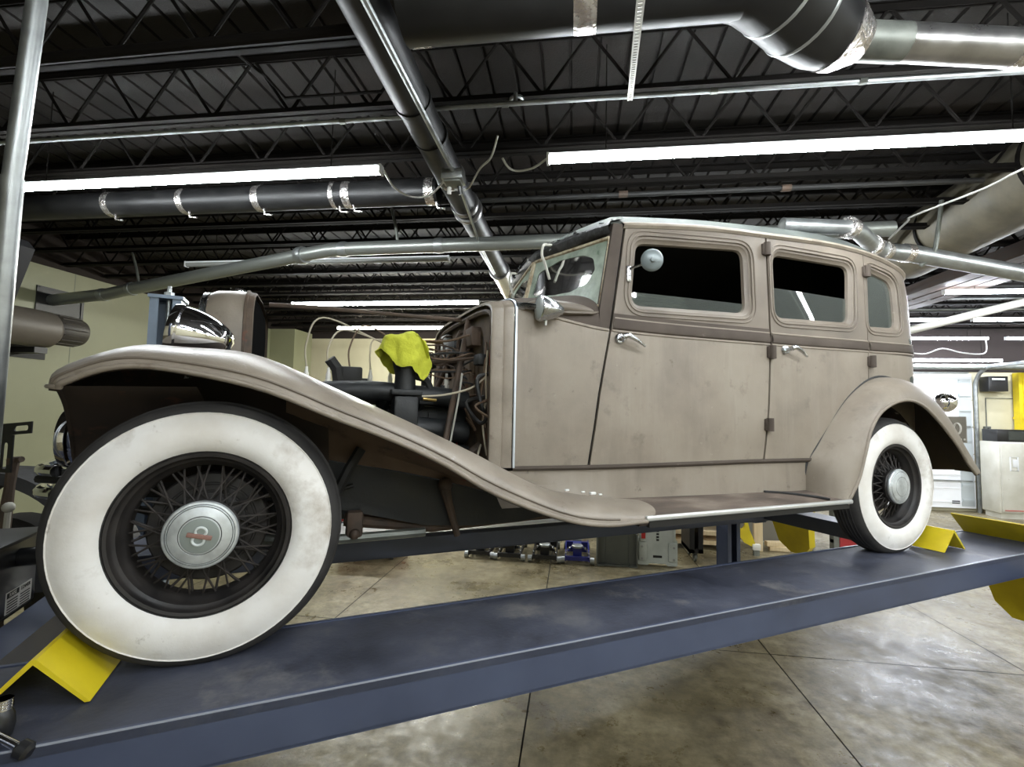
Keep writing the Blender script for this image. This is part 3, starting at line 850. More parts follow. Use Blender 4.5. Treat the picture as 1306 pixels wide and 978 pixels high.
# surcingle pods and lamps on the scuttle
for sg in (-1, 1):
    m = MB()
    m.ball((1.235, sg * .545, .800), (.155, .05, .032), 24, rot=Matrix.Rotation(sg * radians(9), 3, 'Z') @ Matrix.Rotation(radians(3), 3, 'Y'))
    m.tube([(1.10, sg * .515, .80), (1.25, sg * .585, .778), (1.36, sg * .60, .783), (1.40, sg * .585, .795)], [.006, .008, .007, .003], 6)
    part(m, 'cowl_pod', MT['upper_shaded'])
    m = MB(); R = Matrix.Rotation(sg * radians(1), 3, 'Z')
    m.lathe([(0, .10), (.016, .095), (.036, .06), (.050, .02), (.054, -.005), (.052, -.012), (.046, -.014)], 28, 'x', (1.115, sg * .60, .778), rot=R)
    cl = part(m, 'cowl_lamp', MT['chromedull'])
    part(MB().lathe([(.048, -.012), (.036, -.016), (.0, -.018)], 28, 'x', (1.115, sg * .60, .778), rot=R), 'lamp_lens', plain('grey_lens', (.30, .33, .31), .3), cl)
    part(MB().tube([(1.135, sg * .598, .745), (1.135, sg * .596, .710)], [.008, .005], 8), 'lamp_stem', MT['chromedull'], cl)
    part(MB().tube([(1.045, sg * .50, .800), (1.08, sg * .545, .795), (1.12, sg * .585, .785)], [.016, .014, .012], 10), 'lamp_arm', MT['chromedull'], cl)

# --- firewall, its flange and bright strip ----------------------------------
def fw_arch(w, zs, zc, n=40, e1=.5, e2=.62, z0=.12):
    pts = [(-w, z0), (-w, z0 + (zs - z0) * .33), (-w, z0 + (zs - z0) * .66)]
    for j in range(n + 1):
        a = pi * j / n; yy = -cos(a); yy = math.copysign(abs(yy) ** e1, yy)
        pts.append((w * yy, zs + (zc - zs) * sin(a) ** e2))
    return pts + [(w, z0 + (zs - z0) * .66), (w, z0 + (zs - z0) * .33), (w, z0)]
def arch_band(m, specs):
    rows = []
    for x, w, zs, zc in specs: rows.append([(x, y, z) for y, z in fw_arch(w, zs, zc)])
    m.grid(rows)
m = MB()
arch_band(m, [(.940, .478, .747, .826), (.938, .492, .752, .836), (.946, .498, .755, .840), (.985, .505, .760, .846), (.990, .499, .758, .844), (.998, .505, .762, .849), (1.030, .511, .768, .855), (1.034, .505, .763, .85)])
part(m, 'firewall_flange', MT['paint_rough'])
m = MB(); arch_band(m, [(1.033, .513, .772, .857), (1.035, .518, .775, .861), (1.043, .518, .775, .861), (1.045, .513, .772, .857)])
part(m, 'bright_strip', MT['trim_al'])
m = MB(); A = fw_arch(.492, .754, .838)
m.prism([(y, z) for y, z in A], .975, .985, 'x')
fwl = part(m, 'firewall', MT['rustpanel'])
m = MB(); A1 = fw_arch(.455, .728, .803); m.tube([(.955, y, z) for y, z in A1], .012, 6)
part(m, 'firewall_lip', MT['rustpanel'])
for c, d_, mt in (((.955, -.18, .70), (.05, .14, .09), 'rust'), ((.95, .12, .66), (.06, .22, .12), 'engine'), ((.96, .30, .70), (.04, .12, .16), 'galvdark'), ((.95, -.33, .58), (.05, .07, .05), 'engine'), ((.962, -.02, .50), (.03, .3, .2), 'rustpanel')):
    m = MB(); m.rbox(c, d_, .008, 2); part(m, 'firewall_box', MT[mt])

# --- floor, seats, dash, wheel ----------------------------------------------
m = MB(); m.prism([(1.0, -.46), (1.5, -.54), (3.72, -.56), (3.72, .56), (1.5, .54), (1.0, .46)], .085, .10, 'z'); m.prism([(3.70, .09), (3.72, .09), (3.72, .75), (3.70, .75)], -.5, .5)
for sg in (-1, 1): m.grid([[(3.15 + .45 * cos(radians(a)), sg * yy, .45 * sin(radians(a))) for a in range(0, 181, 12)] for yy in (.69, .52)])
for sg in (-1, 1): m.grid([[(3.15 + rr * cos(radians(a)), sg * .52, rr * sin(radians(a))) for a in range(0, 181, 12)] for rr in (.45, .02)])
part(m, 'floor_pan', MT['under'])
for x in (1.95, 2.95):
    m = MB(); m.rbox((x, 0, .36), (.5, 1.06, .20), .05, 3); m.rbox((x + .27, 0, .62), (.13, 1.06, .50), .05, 3, rot=Matrix.Rotation(radians(9), 3, 'Y'))
    part(m, 'bench_seat', MT['seat'])
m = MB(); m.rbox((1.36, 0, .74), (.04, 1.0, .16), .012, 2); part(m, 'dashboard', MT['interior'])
m = MB(); R = Matrix.Rotation(radians(-38), 3, 'Y')
m.tube([Vector((1.66, -.30, .76)) + R @ Vector((.2 * cos(2 * pi * k / 32), .2 * sin(2 * pi * k / 32), 0)) for k in range(32)], .010, 8, closed=True)
for k in range(3):
    a = 2 * pi * k / 3; m.tube([(1.66, -.30, .76), Vector((1.66, -.30, .76)) + R @ Vector((.2 * cos(a), .2 * sin(a), 0))], .007, 6)
m.tube([(1.66, -.30, .76), (1.0, -.26, .20)], .016, 8)
part(m, 'steering_wheel', MT['plastic'])

# --- door glass, hinges, handles, mirror -------------------------------------
def glass_panel(cs_, r, zcut, name):
    lo = win_loop(cs_, r, .006)
    if zcut: lo = [(s, min(z, zcut + (s - cs_[0][0]) * .006)) for s, z in lo]
    m = MB(); panel(m, lo, d=.030, th=.004, step=.06)
    o = part(m, name, MT['glass'] if zcut else MT['glassgreen']); mirror(o); return o
glass_panel(W1, .05, .905, 'front_window_glass'); glass_panel(W2, .05, 1.015, 'rear_window_glass'); glass_panel(W3, [.03, .085, .05, .03], 0, 'quarter_window_glass')
for s, z, dx in ((2.346, 1.195, -.012), (2.346, .672, -.006), (2.318, .315, 0), (3.113, 1.185, 0), (3.104, .672, .006)):
    m = MB(); p = body(s + dx, z, -.016)
    m.tube([p + Vector((0, 0, -.032)), p + Vector((0, 0, .032))], .017, 12)
    m.rbox(p + Vector((.004, .012, 0)), (.05, .02, .058), .006, 2)
    o = part(m, 'hinge', MT['belt_paint_shade']); mirror(o)
def handle(s, z, sg):
    m = MB(); p = body(s, z, -.002)
    m.lathe([(0, -.012), (.020, -.010), (.024, -.002), (.022, .004)], 20, 'y', p)
    m.tube([p, p + Vector((0, -.045, 0))], [.010, .008], 10)
    q = p + Vector((0, -.048, 0))
    m.tube(smooth_path([q + Vector((-.012, 0, .004)), q + Vector((.01, -.006, .008)), q + Vector((.05, -.004, -.006)), q + Vector((.105, .006, -.030))], 4), [.011, .011, .012, .012, .012, .011, .010, .010, .009, .008, .007, .006, .005], 10)
    o = part(m, 'door_handle', MT['chromedull']); mirror(o)
handle(1.490, .680, 1); handle(2.440, .690, 1)
m = MB(); p = body(1.535, .995, -.004)
m.rbox(p + Vector((0, 0, -.02)), (.022, .02, .075), .006, 2)
m.tube([p, p + Vector((.02, -.03, .010)), p + Vector((.055, -.075, .022))], .006, 8)
mr = part(m, 'mirror_bracket', MT['chromedull'])
m = MB(); mc = p + Vector((.062, -.088, .028)); R = Matrix.Rotation(radians(-28), 3, 'Z') @ Matrix.Rotation(radians(10), 3, 'X')
m.lathe([(0, -.016), (.016, -.014), (.037, -.006), (.047, .002), (.049, .008), (.044, .010)], 32, 'y', mc, rot=R)
m.lathe([(0, -.026), (.010, -.024), (.012, -.012)], 14, 'y', mc, rot=R)
part(m, 'mirror_shell', plain('pale_mirror_back', (.19, .22, .225), .35, .2), mr)
part(MB().lathe([(.045, .009), (0, .0095)], 32, 'y', mc, rot=R), 'mirror_glass', MT['chrome'], mr)
# paint loss on the tail corner
for pts in ([(3.50, .60), (3.545, .615), (3.60, .56), (3.64, .50), (3.66, .475), (3.60, .47), (3.56, .50)], [(3.52, .835), (3.555, .84), (3.56, .80), (3.53, .795)]):
    m = MB(); panel(m, fillet(pts, .02, 3), d=-.0012, th=.001, step=.02); part(m, 'paint_loss', MT['scuff'])

# --- fenders ------------------------------------------------------------------
def fender(m, L, I, yl, yi, n=12, flip=1, lip=.014, skin=.010):
    """L: outer lip (x,z), I: inner edge (x,z); quarter-ellipse section, then a rolled lip and an inner skin"""
    K = 48
    ts = [k / K for k in range(K + 1)]
    def along_(pts, ys):
        tt = [k / (len(pts) - 1) for k in range(len(pts))]
        return [Vector((hermite(t, tt, [p[0] for p in pts]), hermite(t, tt, ys), hermite(t, tt, [p[1] for p in pts]))) for t in ts]
    A = along_(L, yl); B = along_(I, yi)
    rows = []
    for l, i in zip(A, B):
        row = []
        for j in range(n + 1):
            ph = .5 * pi * j / n
            row.append(Vector((i.x + (l.x - i.x) * (1 - cos(ph)), i.y + (l.y - i.y) * sin(ph) ** .92, i.z + (l.z - i.z) * (1 - cos(ph)))))
        rows.append(row)
    m.grid(rows)
    return A, B, rows
FL = [(-.300, .385), (-.285, .400), (-.197, .438), (-.086, .442), (.126, .401), (.331, .320), (.483, .261), (.645, .186), (.825, .083), (1.07, -.012), (1.25, -.048), (1.445, -.050)]
FI = [(-.375, .392), (-.345, .455), (-.205, .519), (-.085, .524), (.100, .513), (.339, .415), (.469, .357), (.640, .281), (.830, .191), (1.08, .067), (1.25, .028), (1.56, -.012)]
FY = [-.855, -.865] + [-.875] * 8 + [-.872, -.860]
FYI = [-.52, -.54, -.56, -.57, -.58, -.59, -.60, -.61, -.625, -.645, -.655, -.66]
m = MB(); A, B, rows = fender(m, FL, FI, FY, FYI)
m.tube(A, .008, 8)
m.tube([r[0] for r in rows][:1] + [p for p in rows[0]], .006, 6)
BEAD = [r[-3] + Vector((0, -.002, 0)) for r in rows]
ff = part(m, 'front_fender', MT['paint_rough'], angle=60)
m = MB(); m.grid([[p + Vector((0, .006, -.010)) if j else p + Vector((0, 0, -.010)) for j, p in enumerate(r)] for r in rows])
# inner skirt down to the frame
sk = []
for k, b in enumerate(B):
    if b.x > .34: break
    zb = interp(b.x, [-.40, -.2, .34], [.18, .10, .16])
    sk.append([b + Vector((0, 0, -.004)), Vector((b.x, b.y + .06, b.z - .03)), Vector((b.x + .02, -.47, min(b.z - .06, .5 * (b.z + zb)))), Vector((b.x + .03, -.44, zb))])
m.grid(sk)
EC = [(-.304, -.855, .389), (-.324, -.75, .344), (-.352, -.63, .27), (-.370, -.55, .20), (-.377, -.48, .10)]
BK = [(-.03, -.80, .40), (-.03, -.68, .36), (-.03, -.58, .29), (-.03, -.52, .21), (-.03, -.47, .10)]
m.grid([[Vector(a).lerp(Vector(b), t) for t in (0, .15, .4, .7, 1)] for a, b in zip(smooth_path(EC, 4), smooth_path(BK, 4))])
m.tube(smooth_path(EC, 4), .005, 6)
fu = part(m, 'fender_underside', MT['under'], angle=60)
RL = [(2.63, -.055), (2.70, .06), (2.737, .18), (2.79, .300), (2.885, .395), (3.055, .452), (3.215, .437), (3.37, .354), (3.545, .222), (3.67, .118), (3.78, .052)]
RI = [(2.592, -.02), (2.606, .12), (2.672, .21), (2.786, .345), (2.925, .473), (3.09, .565), (3.25, .590), (3.42, .552), (3.585, .447), (3.765, .280), (4.00, .055)]
RY = [-.850, -.862] + [-.872] * 7 + [-.862, -.85]
RYI = [-.66, -.672, -.68, -.684, -.686, -.687, -.686, -.68, -.67, -.665, -.66]
m = MB(); A, B, rows = fender(m, RL, RI, RY, RYI)
m.tube(A, .008, 8); WELT = [Vector((b.x, b.y + .004, b.z)) + Vector((0, 0, .004)) for b in B[:36]]
m.grid([[b, Vector((b.x, -.50, b.z + .012)), Vector((b.x - .02, -.30, b.z - .02))] for b in B[30:]])
rf = part(m, 'rear_fender', MT['paint'], angle=60)
m = MB(); m.grid([[p + Vector((0, .006, -.010)) for j, p in enumerate(r)] for r in rows])
m.grid([[b + Vector((0, 0, -.006)), Vector((b.x - .01, -.52, b.z - .02)), Vector((b.x - .05, -.50, max(-.0, b.z - .25)))] for b in B[6:]])
ru = part(m, 'fender_underside', MT['under'], angle=60)
wl = part(MB().tube(WELT, .009, 8), 'fender_welt', MT['groove'])
fb = part(MB().tube(BEAD[2:-3], .004, 6), 'fender_bead', MT['upper_shaded'])
for o in (ff, fu, rf, ru, wl, fb): mirror(o)

# --- running board ----------------------------------------------------------
m = MB(); rows = []
for k in range(21):
    x = 1.42 + (2.64 - 1.42) * k / 20
    rows.append([(x, -.60, -.012), (x, -.665, -.012), (x, -.76, -.024), (x, -.845, -.034), (x, -.848, -.060), (x, -.84, -.072), (x, -.60, -.072)])
m.grid(rows)
m.add([(2.64, -.60, -.012), (2.64, -.845, -.034), (2.64, -.84, -.072), (2.64, -.60, -.072)], [(0, 1, 2, 3)])
rb = part(m, 'running_board', [noisy('worn_board_rubber', [(.05, .038, .03), (.12, .09, .07), (.23, .19, .15)], [.34, .54, .74], 7, 9, (.55, .8), bump=.2, bscale=50, stretch=(.6, 1.4, 1))])
m = MB(); m.rbox((2.045, -.858, -.041), (1.215, .018, .020), .007, 3)
rs = part(m, 'running_board_strip', plain('polished_strip', (.62, .63, .62), .3, .55))
m = MB(); m.prism([(1.46, -.050), (2.64, -.050), (2.64, -.074), (1.46, -.078)], -.853, -.836)
rv = part(m, 'board_valance', MT['black'], smooth=False)
m = MB(); m.tube([body(s, .0, .0) * 0 + Vector((x, y, -.008 - .02 * (-.66 - y) / .19)) for s, x, y in ((2, 2.30, -.668), (2, 2.38, -.70), (2, 2.44, -.74), (2, 2.50, -.80), (2, 2.52, -.842))], .006, 6)
part(m, 'rubber_seam', MT['black'])
for o in (rb, rs, rv): mirror(o)
for x, y, s_ in ((1.21, -.66, .007), (1.33, -.66, .010), (1.36, -.67, .006), (1.29, -.652, .006)):
    m = MB(); m.rbox((x, y, .045 - (x - 1.21) * .15), (s_ * 2.6, s_ * 1.6, s_), .002, 1); part(m, 'paint_chip', MT['label'])

# --- wheels -------------------------------------------------------------------
TY = [(.214, -.056), (.224, -.070), (.238, -.082), (.262, -.089), (.290, -.088), (.312, -.081), (.328, -.073), (.338, -.069), (.350, -.060), (.358, -.040), (.361, 0)]
prof = TY + [(r, -h) for r, h in TY[-2::-1]]
mis = []
for i in range(len(prof) - 1): mis.append(1 if 1 <= i <= 5 else 0)
def wheel_mesh():
    m = MB(); m.lathe(prof, 72, 'y', mis=mis)
    for k in range(5):                           # raised tread ribs
        m.tube([((.3605 - .35 * abs(k - 2) ** 2 * .002) * cos(2 * pi * q / 72), -.036 + k * .018, (.3605 - .35 * abs(k - 2) ** 2 * .002) * sin(2 * pi * q / 72)) for q in range(72)], .0028, 4, closed=True)
    m.tube([(.329 * cos(2 * pi * q / 72), -.0732, .329 * sin(2 * pi * q / 72)) for q in range(72)], .0022, 5, closed=True, mi=1)
    m.v = [(x, y, max(z, -.3495)) for x, y, z in m.v]
    return m
def wheel(x, y, rz, spin):
    w = wheel_mesh().build('wheel', [MT['rubber'], MT['whitewall']], car, (x, y, .35), rz, angle=50)
    if spin == 'r': w.rotation_euler = (0, 0, pi + rz)
    m = MB()
    m.lathe([(.217, -.055), (.221, -.066), (.217, -.072), (.209, -.070), (.207, -.058), (.203, -.052), (.197, -.048), (.194, -.038), (.190, -.028), (.185, -.022), (.181, -.012), (.181, .030), (.186, .04), (.196, .055), (.214, .060)], 64, 'y')
    m.build('rim', MT['rim'], w)
    m = MB()
    m.lathe([(.0, -.070), (.086, -.070), (.092, -.062), (.090, -.050), (.074, -.044), (.060, -.030), (.056, .02), (.10, .03), (.105, .036)], 48, 'y')
    m.build('hub', MT['rim'], w)
    m = MB(); m.lathe([(.0, .030), (.150, .030), (.155, .036), (.155, .075), (.14, .085), (0, .085)], 48, 'y')
    m.lathe([(.118, .030), (.120, .026), (.124, .026), (.126, .030)], 48, 'y'); m.lathe([(.096, .030), (.098, .026), (.102, .026), (.104, .030)], 48, 'y')
    m.build('brake_drum', MT['rim'], w)
    sp = MB(); sp.tube([(.078, -.048, 0), (.1690, -.004, .0)], [.0026, .0026], 6)
    spm = sp.mesh('spoke', MT['rim'])
    sp2 = MB(); sp2.tube([(.062, .012, 0), (.1695, .010, .0)], [.0026, .0026], 6)
    spm2 = sp2.mesh('spoke', MT['rim'])
    n = 36
    for k in range(n):                            # pairs cross like V's: each spoke leans round the rim
        a = 2 * pi * k / n
        lean = .26 if k % 2 else -.26
        r0, r1 = .084, .182
        p0 = Vector((r0 * cos(a + lean), -.046, r0 * sin(a + lean))); p1 = Vector((r1 * cos(a), -.006, r1 * sin(a)))
        add_spoke(spm, w, p0, p1, Vector((.078, -.048, 0)), Vector((.169, -.004, 0)))
    for k in range(20):
        a = 2 * pi * (k + .5) / 20
        lean = .75 if k % 2 else -.75
        p0 = Vector((.060 * cos(a + lean), .010, .060 * sin(a + lean))); p1 = Vector((.182 * cos(a), .014, .182 * sin(a)))
        add_spoke(spm, w, p0, p1, Vector((.078, -.048, 0)), Vector((.169, -.004, 0)))
    m = MB()
    m.lathe([(.080, -.066), (.0855, -.074), (.086, -.080), (.083, -.085), (.078, -.0862), (.077, -.0845), (.0755, -.0875), (.0735, -.088), (.0725, -.0862), (.071, -.0885), (.060, -.0915), (.049, -.0935), (.0475, -.0920), (.046, -.0938), (.030, -.0958), (.0, -.0965)], 64, 'y')
    m.v = [(x * 1.06, y, z * 1.06) for x, y, z in m.v]
    h = m.build('hubcap', MT['hubcap'], w, angle=25); h.rotation_euler = (0, radians(13) if x < 1 else radians(40), 0)
    g = MB()
    for r_, y_ in ((.0815, -.0848), (.0757, -.0868), (.0503, -.0925)): g.tube([(r_ * cos(2 * pi * q / 64), y_, r_ * sin(2 * pi * q / 64)) for q in range(64)], .0011, 5, closed=True)
    g.build('ring_groove', MT['groove'], w)
    if x > 1: return w
    MB().lathe([(.047, -.0932), (.045, -.0952), (.03, -.0968), (0, -.0975)], 48, 'y').build('emblem_disc', plain('tarnished_disc', (.30, .34, .33), .45, .5), w)
    e = MB()                                      # raised double-loop emblem with a worn bar across it
    for zc, r in ((.0115, .0130), (-.0115, .0140)):
        e.tube([(r * cos(2 * pi * q / 24), -.0985, zc + r * .88 * sin(2 * pi * q / 24)) for q in range(24)], .0036, 8, closed=True)
    E_ROT = (0, h.rotation_euler[1], 0)
    e.build('hubcap_emblem', plain('pale_emblem', (.62, .66, .65), .4, .2), w).rotation_euler = E_ROT
    e = MB(); e.rbox((0, -.1005, 0), (.060, .005, .0125), .002, 2)
    for q in range(6): e.bbox(-.025 + q * .0095, -.020 + q * .0095, -.1037, -.102, -.003, .003)
    e.build('emblem_bar', MT['emblemred'], w).rotation_euler = E_ROT
    return w
def add_spoke(me, w, p0, p1, q0, q1):
    o = bpy.data.objects.new('spoke', me); COL.objects.link(o); o.parent = w
    d0 = q1 - q0; d1 = p1 - p0
    R = d0.rotation_difference(d1).to_matrix().to_4x4(); k = d1.length / d0.length
    o.matrix_basis = Matrix.Translation(p0) @ R @ Matrix.Scale(k, 4) @ Matrix.Translation(-q0)
W_F = wheel(0, -.715, radians(-.5), 'l')
W_R = wheel(3.15, -.715, 0, 'l')
for src, x in ((W_F, 0), (W_R, 3.15)):
    c = copy_tree(src); c.parent = car; c.location = (x, .715, .35); c.rotation_euler = (0, 0, pi)

# --- chassis -------------------------------------------------------------------
m = MB()
rail = [(-.45, .14), (.10, .20), (.38, .142), (.569, .107), (.763, .063), (.972, .004), (1.121, -.040), (1.30, -.06), (2.6, -.02), (2.9, .10), (3.3, .14), (3.8, .02),
        (3.8, -.05), (3.3, .05), (2.9, .02), (2.6, -.12), (1.45, -.13), (1.24, -.112), (1.122, -.130), (.904, -.130), (.703, -.114), (.576, -.082), (.388, -.034), (.1, .02), (-.45, .06)]
m.prism(rail, -.395, -.345)
fr1 = part(m, 'frame_rail', MT['engine'], angle=20); mirror(fr1)
m = MB()
for x, z in ((-.40, .10), (1.5, -.09), (2.5, -.07), (3.7, 0)): m.bbox(x, x + .07, -.36, .36, z - .04, z + .03)
part(m, 'cross_member', MT['blackmatte'], smooth=False)
m = MB(); rows = []
for k in range(17):
    x = .18 + (1.02 - .18) * k / 16
    zt = interp(x, [.18, .34, .52, .80, 1.02], [.47, .40, .27, .11, .045]); zb = interp(x, [.18, .38, .569, .763, .972, 1.02], [.19, .145, .112, .068, .008, -.005])
    rows.append([(x, -.57, zt), (x, -.50, .6 * zt + .4 * zb), (x, -.43, .3 * zt + .7 * zb + .01), (x, -.400, zb)])
m.grid(rows)
ep = part(m, 'engine_splash_pan', MT['pan']); mirror(ep)
m = MB(); m.tube([(0, -.60, -.03), (0, -.45, -.09), (0, 0, -.11), (0, .45, -.09), (0, .60, -.03)], [.03, .035, .035, .035, .03], 10); part(m, 'front_axle', MT['blackmatte'])
m = MB(); m.tube([(3.15, -.62, 0), (3.15, -.2, 0), (3.15, -.13, 0), (3.15, 0, 0), (3.15, .13, 0), (3.15, .2, 0), (3.15, .62, 0)], [.04, .045, .10, .15, .10, .045, .04], 14); part(m, 'rear_axle', MT['blackmatte'])
for x0, x1, zc in ((-.42, .42, .0), (2.55, 3.75, -.03)):
    m = MB()
    for k in range(4): m.tube([(x0 + .05 * k, -.42, zc + .06 - .014 * k), ((x0 + x1) / 2, -.42, zc - .045 - .014 * k), (x1 - .05 * k, -.42, zc + .06 - .014 * k)], .008, 6)
    o = part(m, 'leaf_spring', MT['blackmatte']); mirror(o)
m = MB(); m.tube([(.40, -.33, -.085), (.75, -.33, -.135), (1.15, -.31, -.125), (2.0, -.30, -.11), (3.6, -.30, -.06)], .026, 10); part(m, 'exhaust_pipe', MT['rust'])
m = MB(); m.tube([(.02, -.44, -.10), (.30, -.43, -.135), (.70, -.42, -.135)], .018, 8); part(m, 'drag_link', MT['galvdark'])
m = MB(); m.tube([(.775, -.43, .035), (.79, -.435, -.02), (.83, -.44, -.155)], [.024, .017, .013], 10); m.ball((.775, -.43, .05), .03, 14); part(m, 'brake_lever', MT['rust'])
m = MB(); m.tube([(.44, -.45, .20), (.40, -.46, .13), (.35, -.46, .02)], .02, 8); part(m, 'fender_bracket', MT['blackmatte'])
m = MB(); m.rbox((.43, -.42, -.085), (.06, .05, .10), .012, 2); m.ball((.43, -.45, -.115), .02, 10); part(m, 'spring_shackle', MT['rust'])

# --- radiator shell and lamps ------------------------------------------------------
def shell_arch(w, zt, r, z0=-.02):
    return [(-w, z0), (-w, .2), (-w, .45)] + [(-w + r * (1 - cos(radians(a))), zt - r + r * sin(radians(a))) for a in range(0, 91, 10)] + \
           [(0, zt + .012)] + [(w - r * (1 - cos(radians(a))), zt - r + r * sin(radians(a))) for a in range(90, -1, -10)] + [(w, .45), (w, .2), (w, z0)]
m = MB(); rows = []
for x, w, zt, r in ((-.085, .300, .738, .10), (-.080, .318, .755, .11), (-.055, .330, .766, .115), (.0, .335, .770, .115), (.042, .336, .771, .115)):
    rows.append([(x - .028, y, z) for y, z in shell_arch(w, zt + .026, r)])
m.grid(rows); part(m, 'radiator_shell', MT['paint_rough'])
m = MB(); rows = []
for x, w, zt, r in ((.042, .334, .769, .115), (.044, .341, .777, .118), (.052, .341, .777, .118), (.054, .336, .771, .115), (.074, .334, .769, .115), (.076, .328, .763, .11)):
    rows.append([(x - .028, y, z) for y, z in shell_arch(w, zt + .026, r)])
m.grid(rows); part(m, 'hood_ledge', MT['rustpanel'])
m = MB(); rows = []
for x, w, zt, r in ((-.088, .285, .724, .095), (-.100, .292, .731, .098), (-.106, .305, .742, .102), (-.100, .317, .755, .108), (-.082, .320, .757, .11)):
    rows.append([(x - .028, y, z) for y, z in shell_arch(w, zt + .026, r)])
m.grid(rows); part(m, 'grille_surround', MT['chromedull'])
m = MB(); m.prism(shell_arch(.322, .778, .105), -.02, .038, 'x'); part(m, 'radiator_core', MT['core'])
m = MB()
for k in range(19): m.tube([(-.103 - .012 * (1 - abs(k - 9) / 9), -.27 + .03 * k, .0), (-.103 - .012 * (1 - abs(k - 9) / 9), -.27 + .03 * k, .70)], .004, 5)
part(m, 'grille_bars', MT['chromedull'])
m = MB(); m.lathe([(0, .856), (.03, .852), (.034, .836), (.03, .816), (.036, .80)], 20, 'z', (-.05, 0, 0)); part(m, 'radiator_cap', MT['chrome'])
def lamp(x, y, z, R, L, tilt):
    m = MB(); rt = Matrix.Rotation(radians(tilt), 3, 'Y')
    pr = [(R * .90, -.012), (R * 1.0, -.018), (R * 1.045, -.006), (R * 1.04, .006), (R * .98, .012)]
    for k in range(1, 15):
        t = k / 14; pr.append((R * .98 * sqrt(max(0, 1 - t ** 1.7)), .012 + L * t))
    m.lathe(pr, 36, 'x', (x, y, z), rot=rt)
    o = part(m, 'headlamp', MT['chrome'])
    part(MB().lathe([(R * .91, -.012), (R * .7, -.022), (R * .4, -.028), (0, -.031)], 36, 'x', (x, y, z), rot=rt), 'headlamp_lens', MT['glass'], o)
    return o
for sg in (-1, 1):
    lamp(-.150, sg * .470, .588, .092, .15, 9)
    m = MB(); m.tube([(-.12, sg * .475, .50), (-.11, sg * .47, .44)], [.02, .03], 10); part(m, 'lamp_post', MT['chromedull'])
    lamp(-.405, sg * .45, .243, .088, .10, 0)
    m = MB(); m.tube([(-.37, sg * .45, .165), (-.37, sg * .44, .09)], [.014, .02], 8); part(m, 'lamp_post', MT['blackmatte'])
m = MB(); m.tube([(-.11, -.475, .45), (-.09, -.2, .47), (-.09, .2, .47), (-.11, .475, .45)], .016, 8); part(m, 'lamp_bar', MT['chromedull'])
for dz in (-.035, .035):
    m = MB(); m.tube(smooth_path([(-.46, -.40, .10 + dz), (-.535, -.30, .10 + dz), (-.57, 0, .10 + dz), (-.535, .30, .10 + dz), (-.46, .40, .10 + dz)], 6), .018, 10); part(m, 'bumper_bar', MT['chrome'])
m = MB(); m.tube([(-.46, -.33, .10), (-.55, -.28, .10)], .014, 8); m.tube([(-.46, .33, .10), (-.55, .28, .10)], .014, 8); part(m, 'bumper_iron', MT['blackmatte'])

# --- engine -----------------------------------------------------------------------
m = MB(); m.rbox((.56, .02, .16), (.80, .26, .42), .02, 2); m.rbox((.56, .02, -.08), (.74, .24, .12), .03, 2)
for k in range(8): m.bbox(.20 + k * .095, .24 + k * .095, -.125, -.11, .0, .34)
part(m, 'engine_block', MT['engine'])
m = MB(); m.rbox((.57, .02, .415), (.82, .27, .085), .018, 2)
for k in range(10):
    for sg in (-1, 1): m.lathe([(0, .472), (.011, .472), (.011, .458)], 6, 'z', (.20 + k * .08, .02 + sg * .115, 0))
part(m, 'cylinder_head', MT['engine'])
m = MB()
m.tube(smooth_path([(.20, -.185, .405), (.36, -.195, .425), (.52, -.20, .43), (.66, -.21, .42), (.80, -.20, .415), (.93, -.185, .40)], 5), .042, 12)
for k in range(5): m.tube([(.24 + k * .16, -.19, .41), (.24 + k * .16, -.11, .37)], .03, 8)
part(m, 'intake_manifold', MT['engine'])
m = MB(); m.tube(smooth_path([(.20, -.175, .27), (.5, -.185, .28), (.72, -.18, .27), (.94, -.17, .25)], 5), .05, 12)
m.tube([(.55, -.18, .17), (.95, -.17, .15)], .04, 10)
part(m, 'exhaust_manifold', MT['engine'])
m = MB()
m.rbox((.635, -.235, .33), (.105, .11, .16), .012, 2); m.rbox((.635, -.235, .425), (.13, .12, .025), .006, 2)
m.tube([(.635, -.235, .43), (.635, -.235, .50), (.635, -.235, .56)], [.048, .044, .058], 20)
m.tube(smooth_path([(.68, -.23, .50), (.73, -.225, .485), (.755, -.22, .44)], 4), .016, 8)
m.tube([(.70, -.24, .385), (.76, -.24, .385)], .010, 8)
part(m, 'carburettor', MT['engine'])
part(MB().tube([(.71, -.262, .40), (.77, -.262, .395)], .006, 8), 'brass_fitting', MT['brass'])
m = MB(); m.tube([(.385, .0, .46), (.365, -.01, .54)], [.035, .028], 10); m.tube([(.365, -.01, .53), (.33, -.02, .575)], [.026, .026], 10); m.rbox((.43, 0, .50), (.09, .07, .09), .01, 2); m.rbox((.49, .02, .475), (.04, .04, .04), .006, 1)
part(m, 'thermostat_neck', MT['blackmatte'])
PLUG = [.235 + k * .092 for k in range(8)]
for k, x in enumerate(PLUG):
    m = MB(); m.lathe([(0, .535), (.006, .535), (.007, .515), (.011, .505), (.011, .480), (.015, .478), (.015, .462)], 12, 'z', (x, -.02, 0)); part(m, 'spark_plug', MT['ceramic'])
dist = Vector((.80, .08, .60))
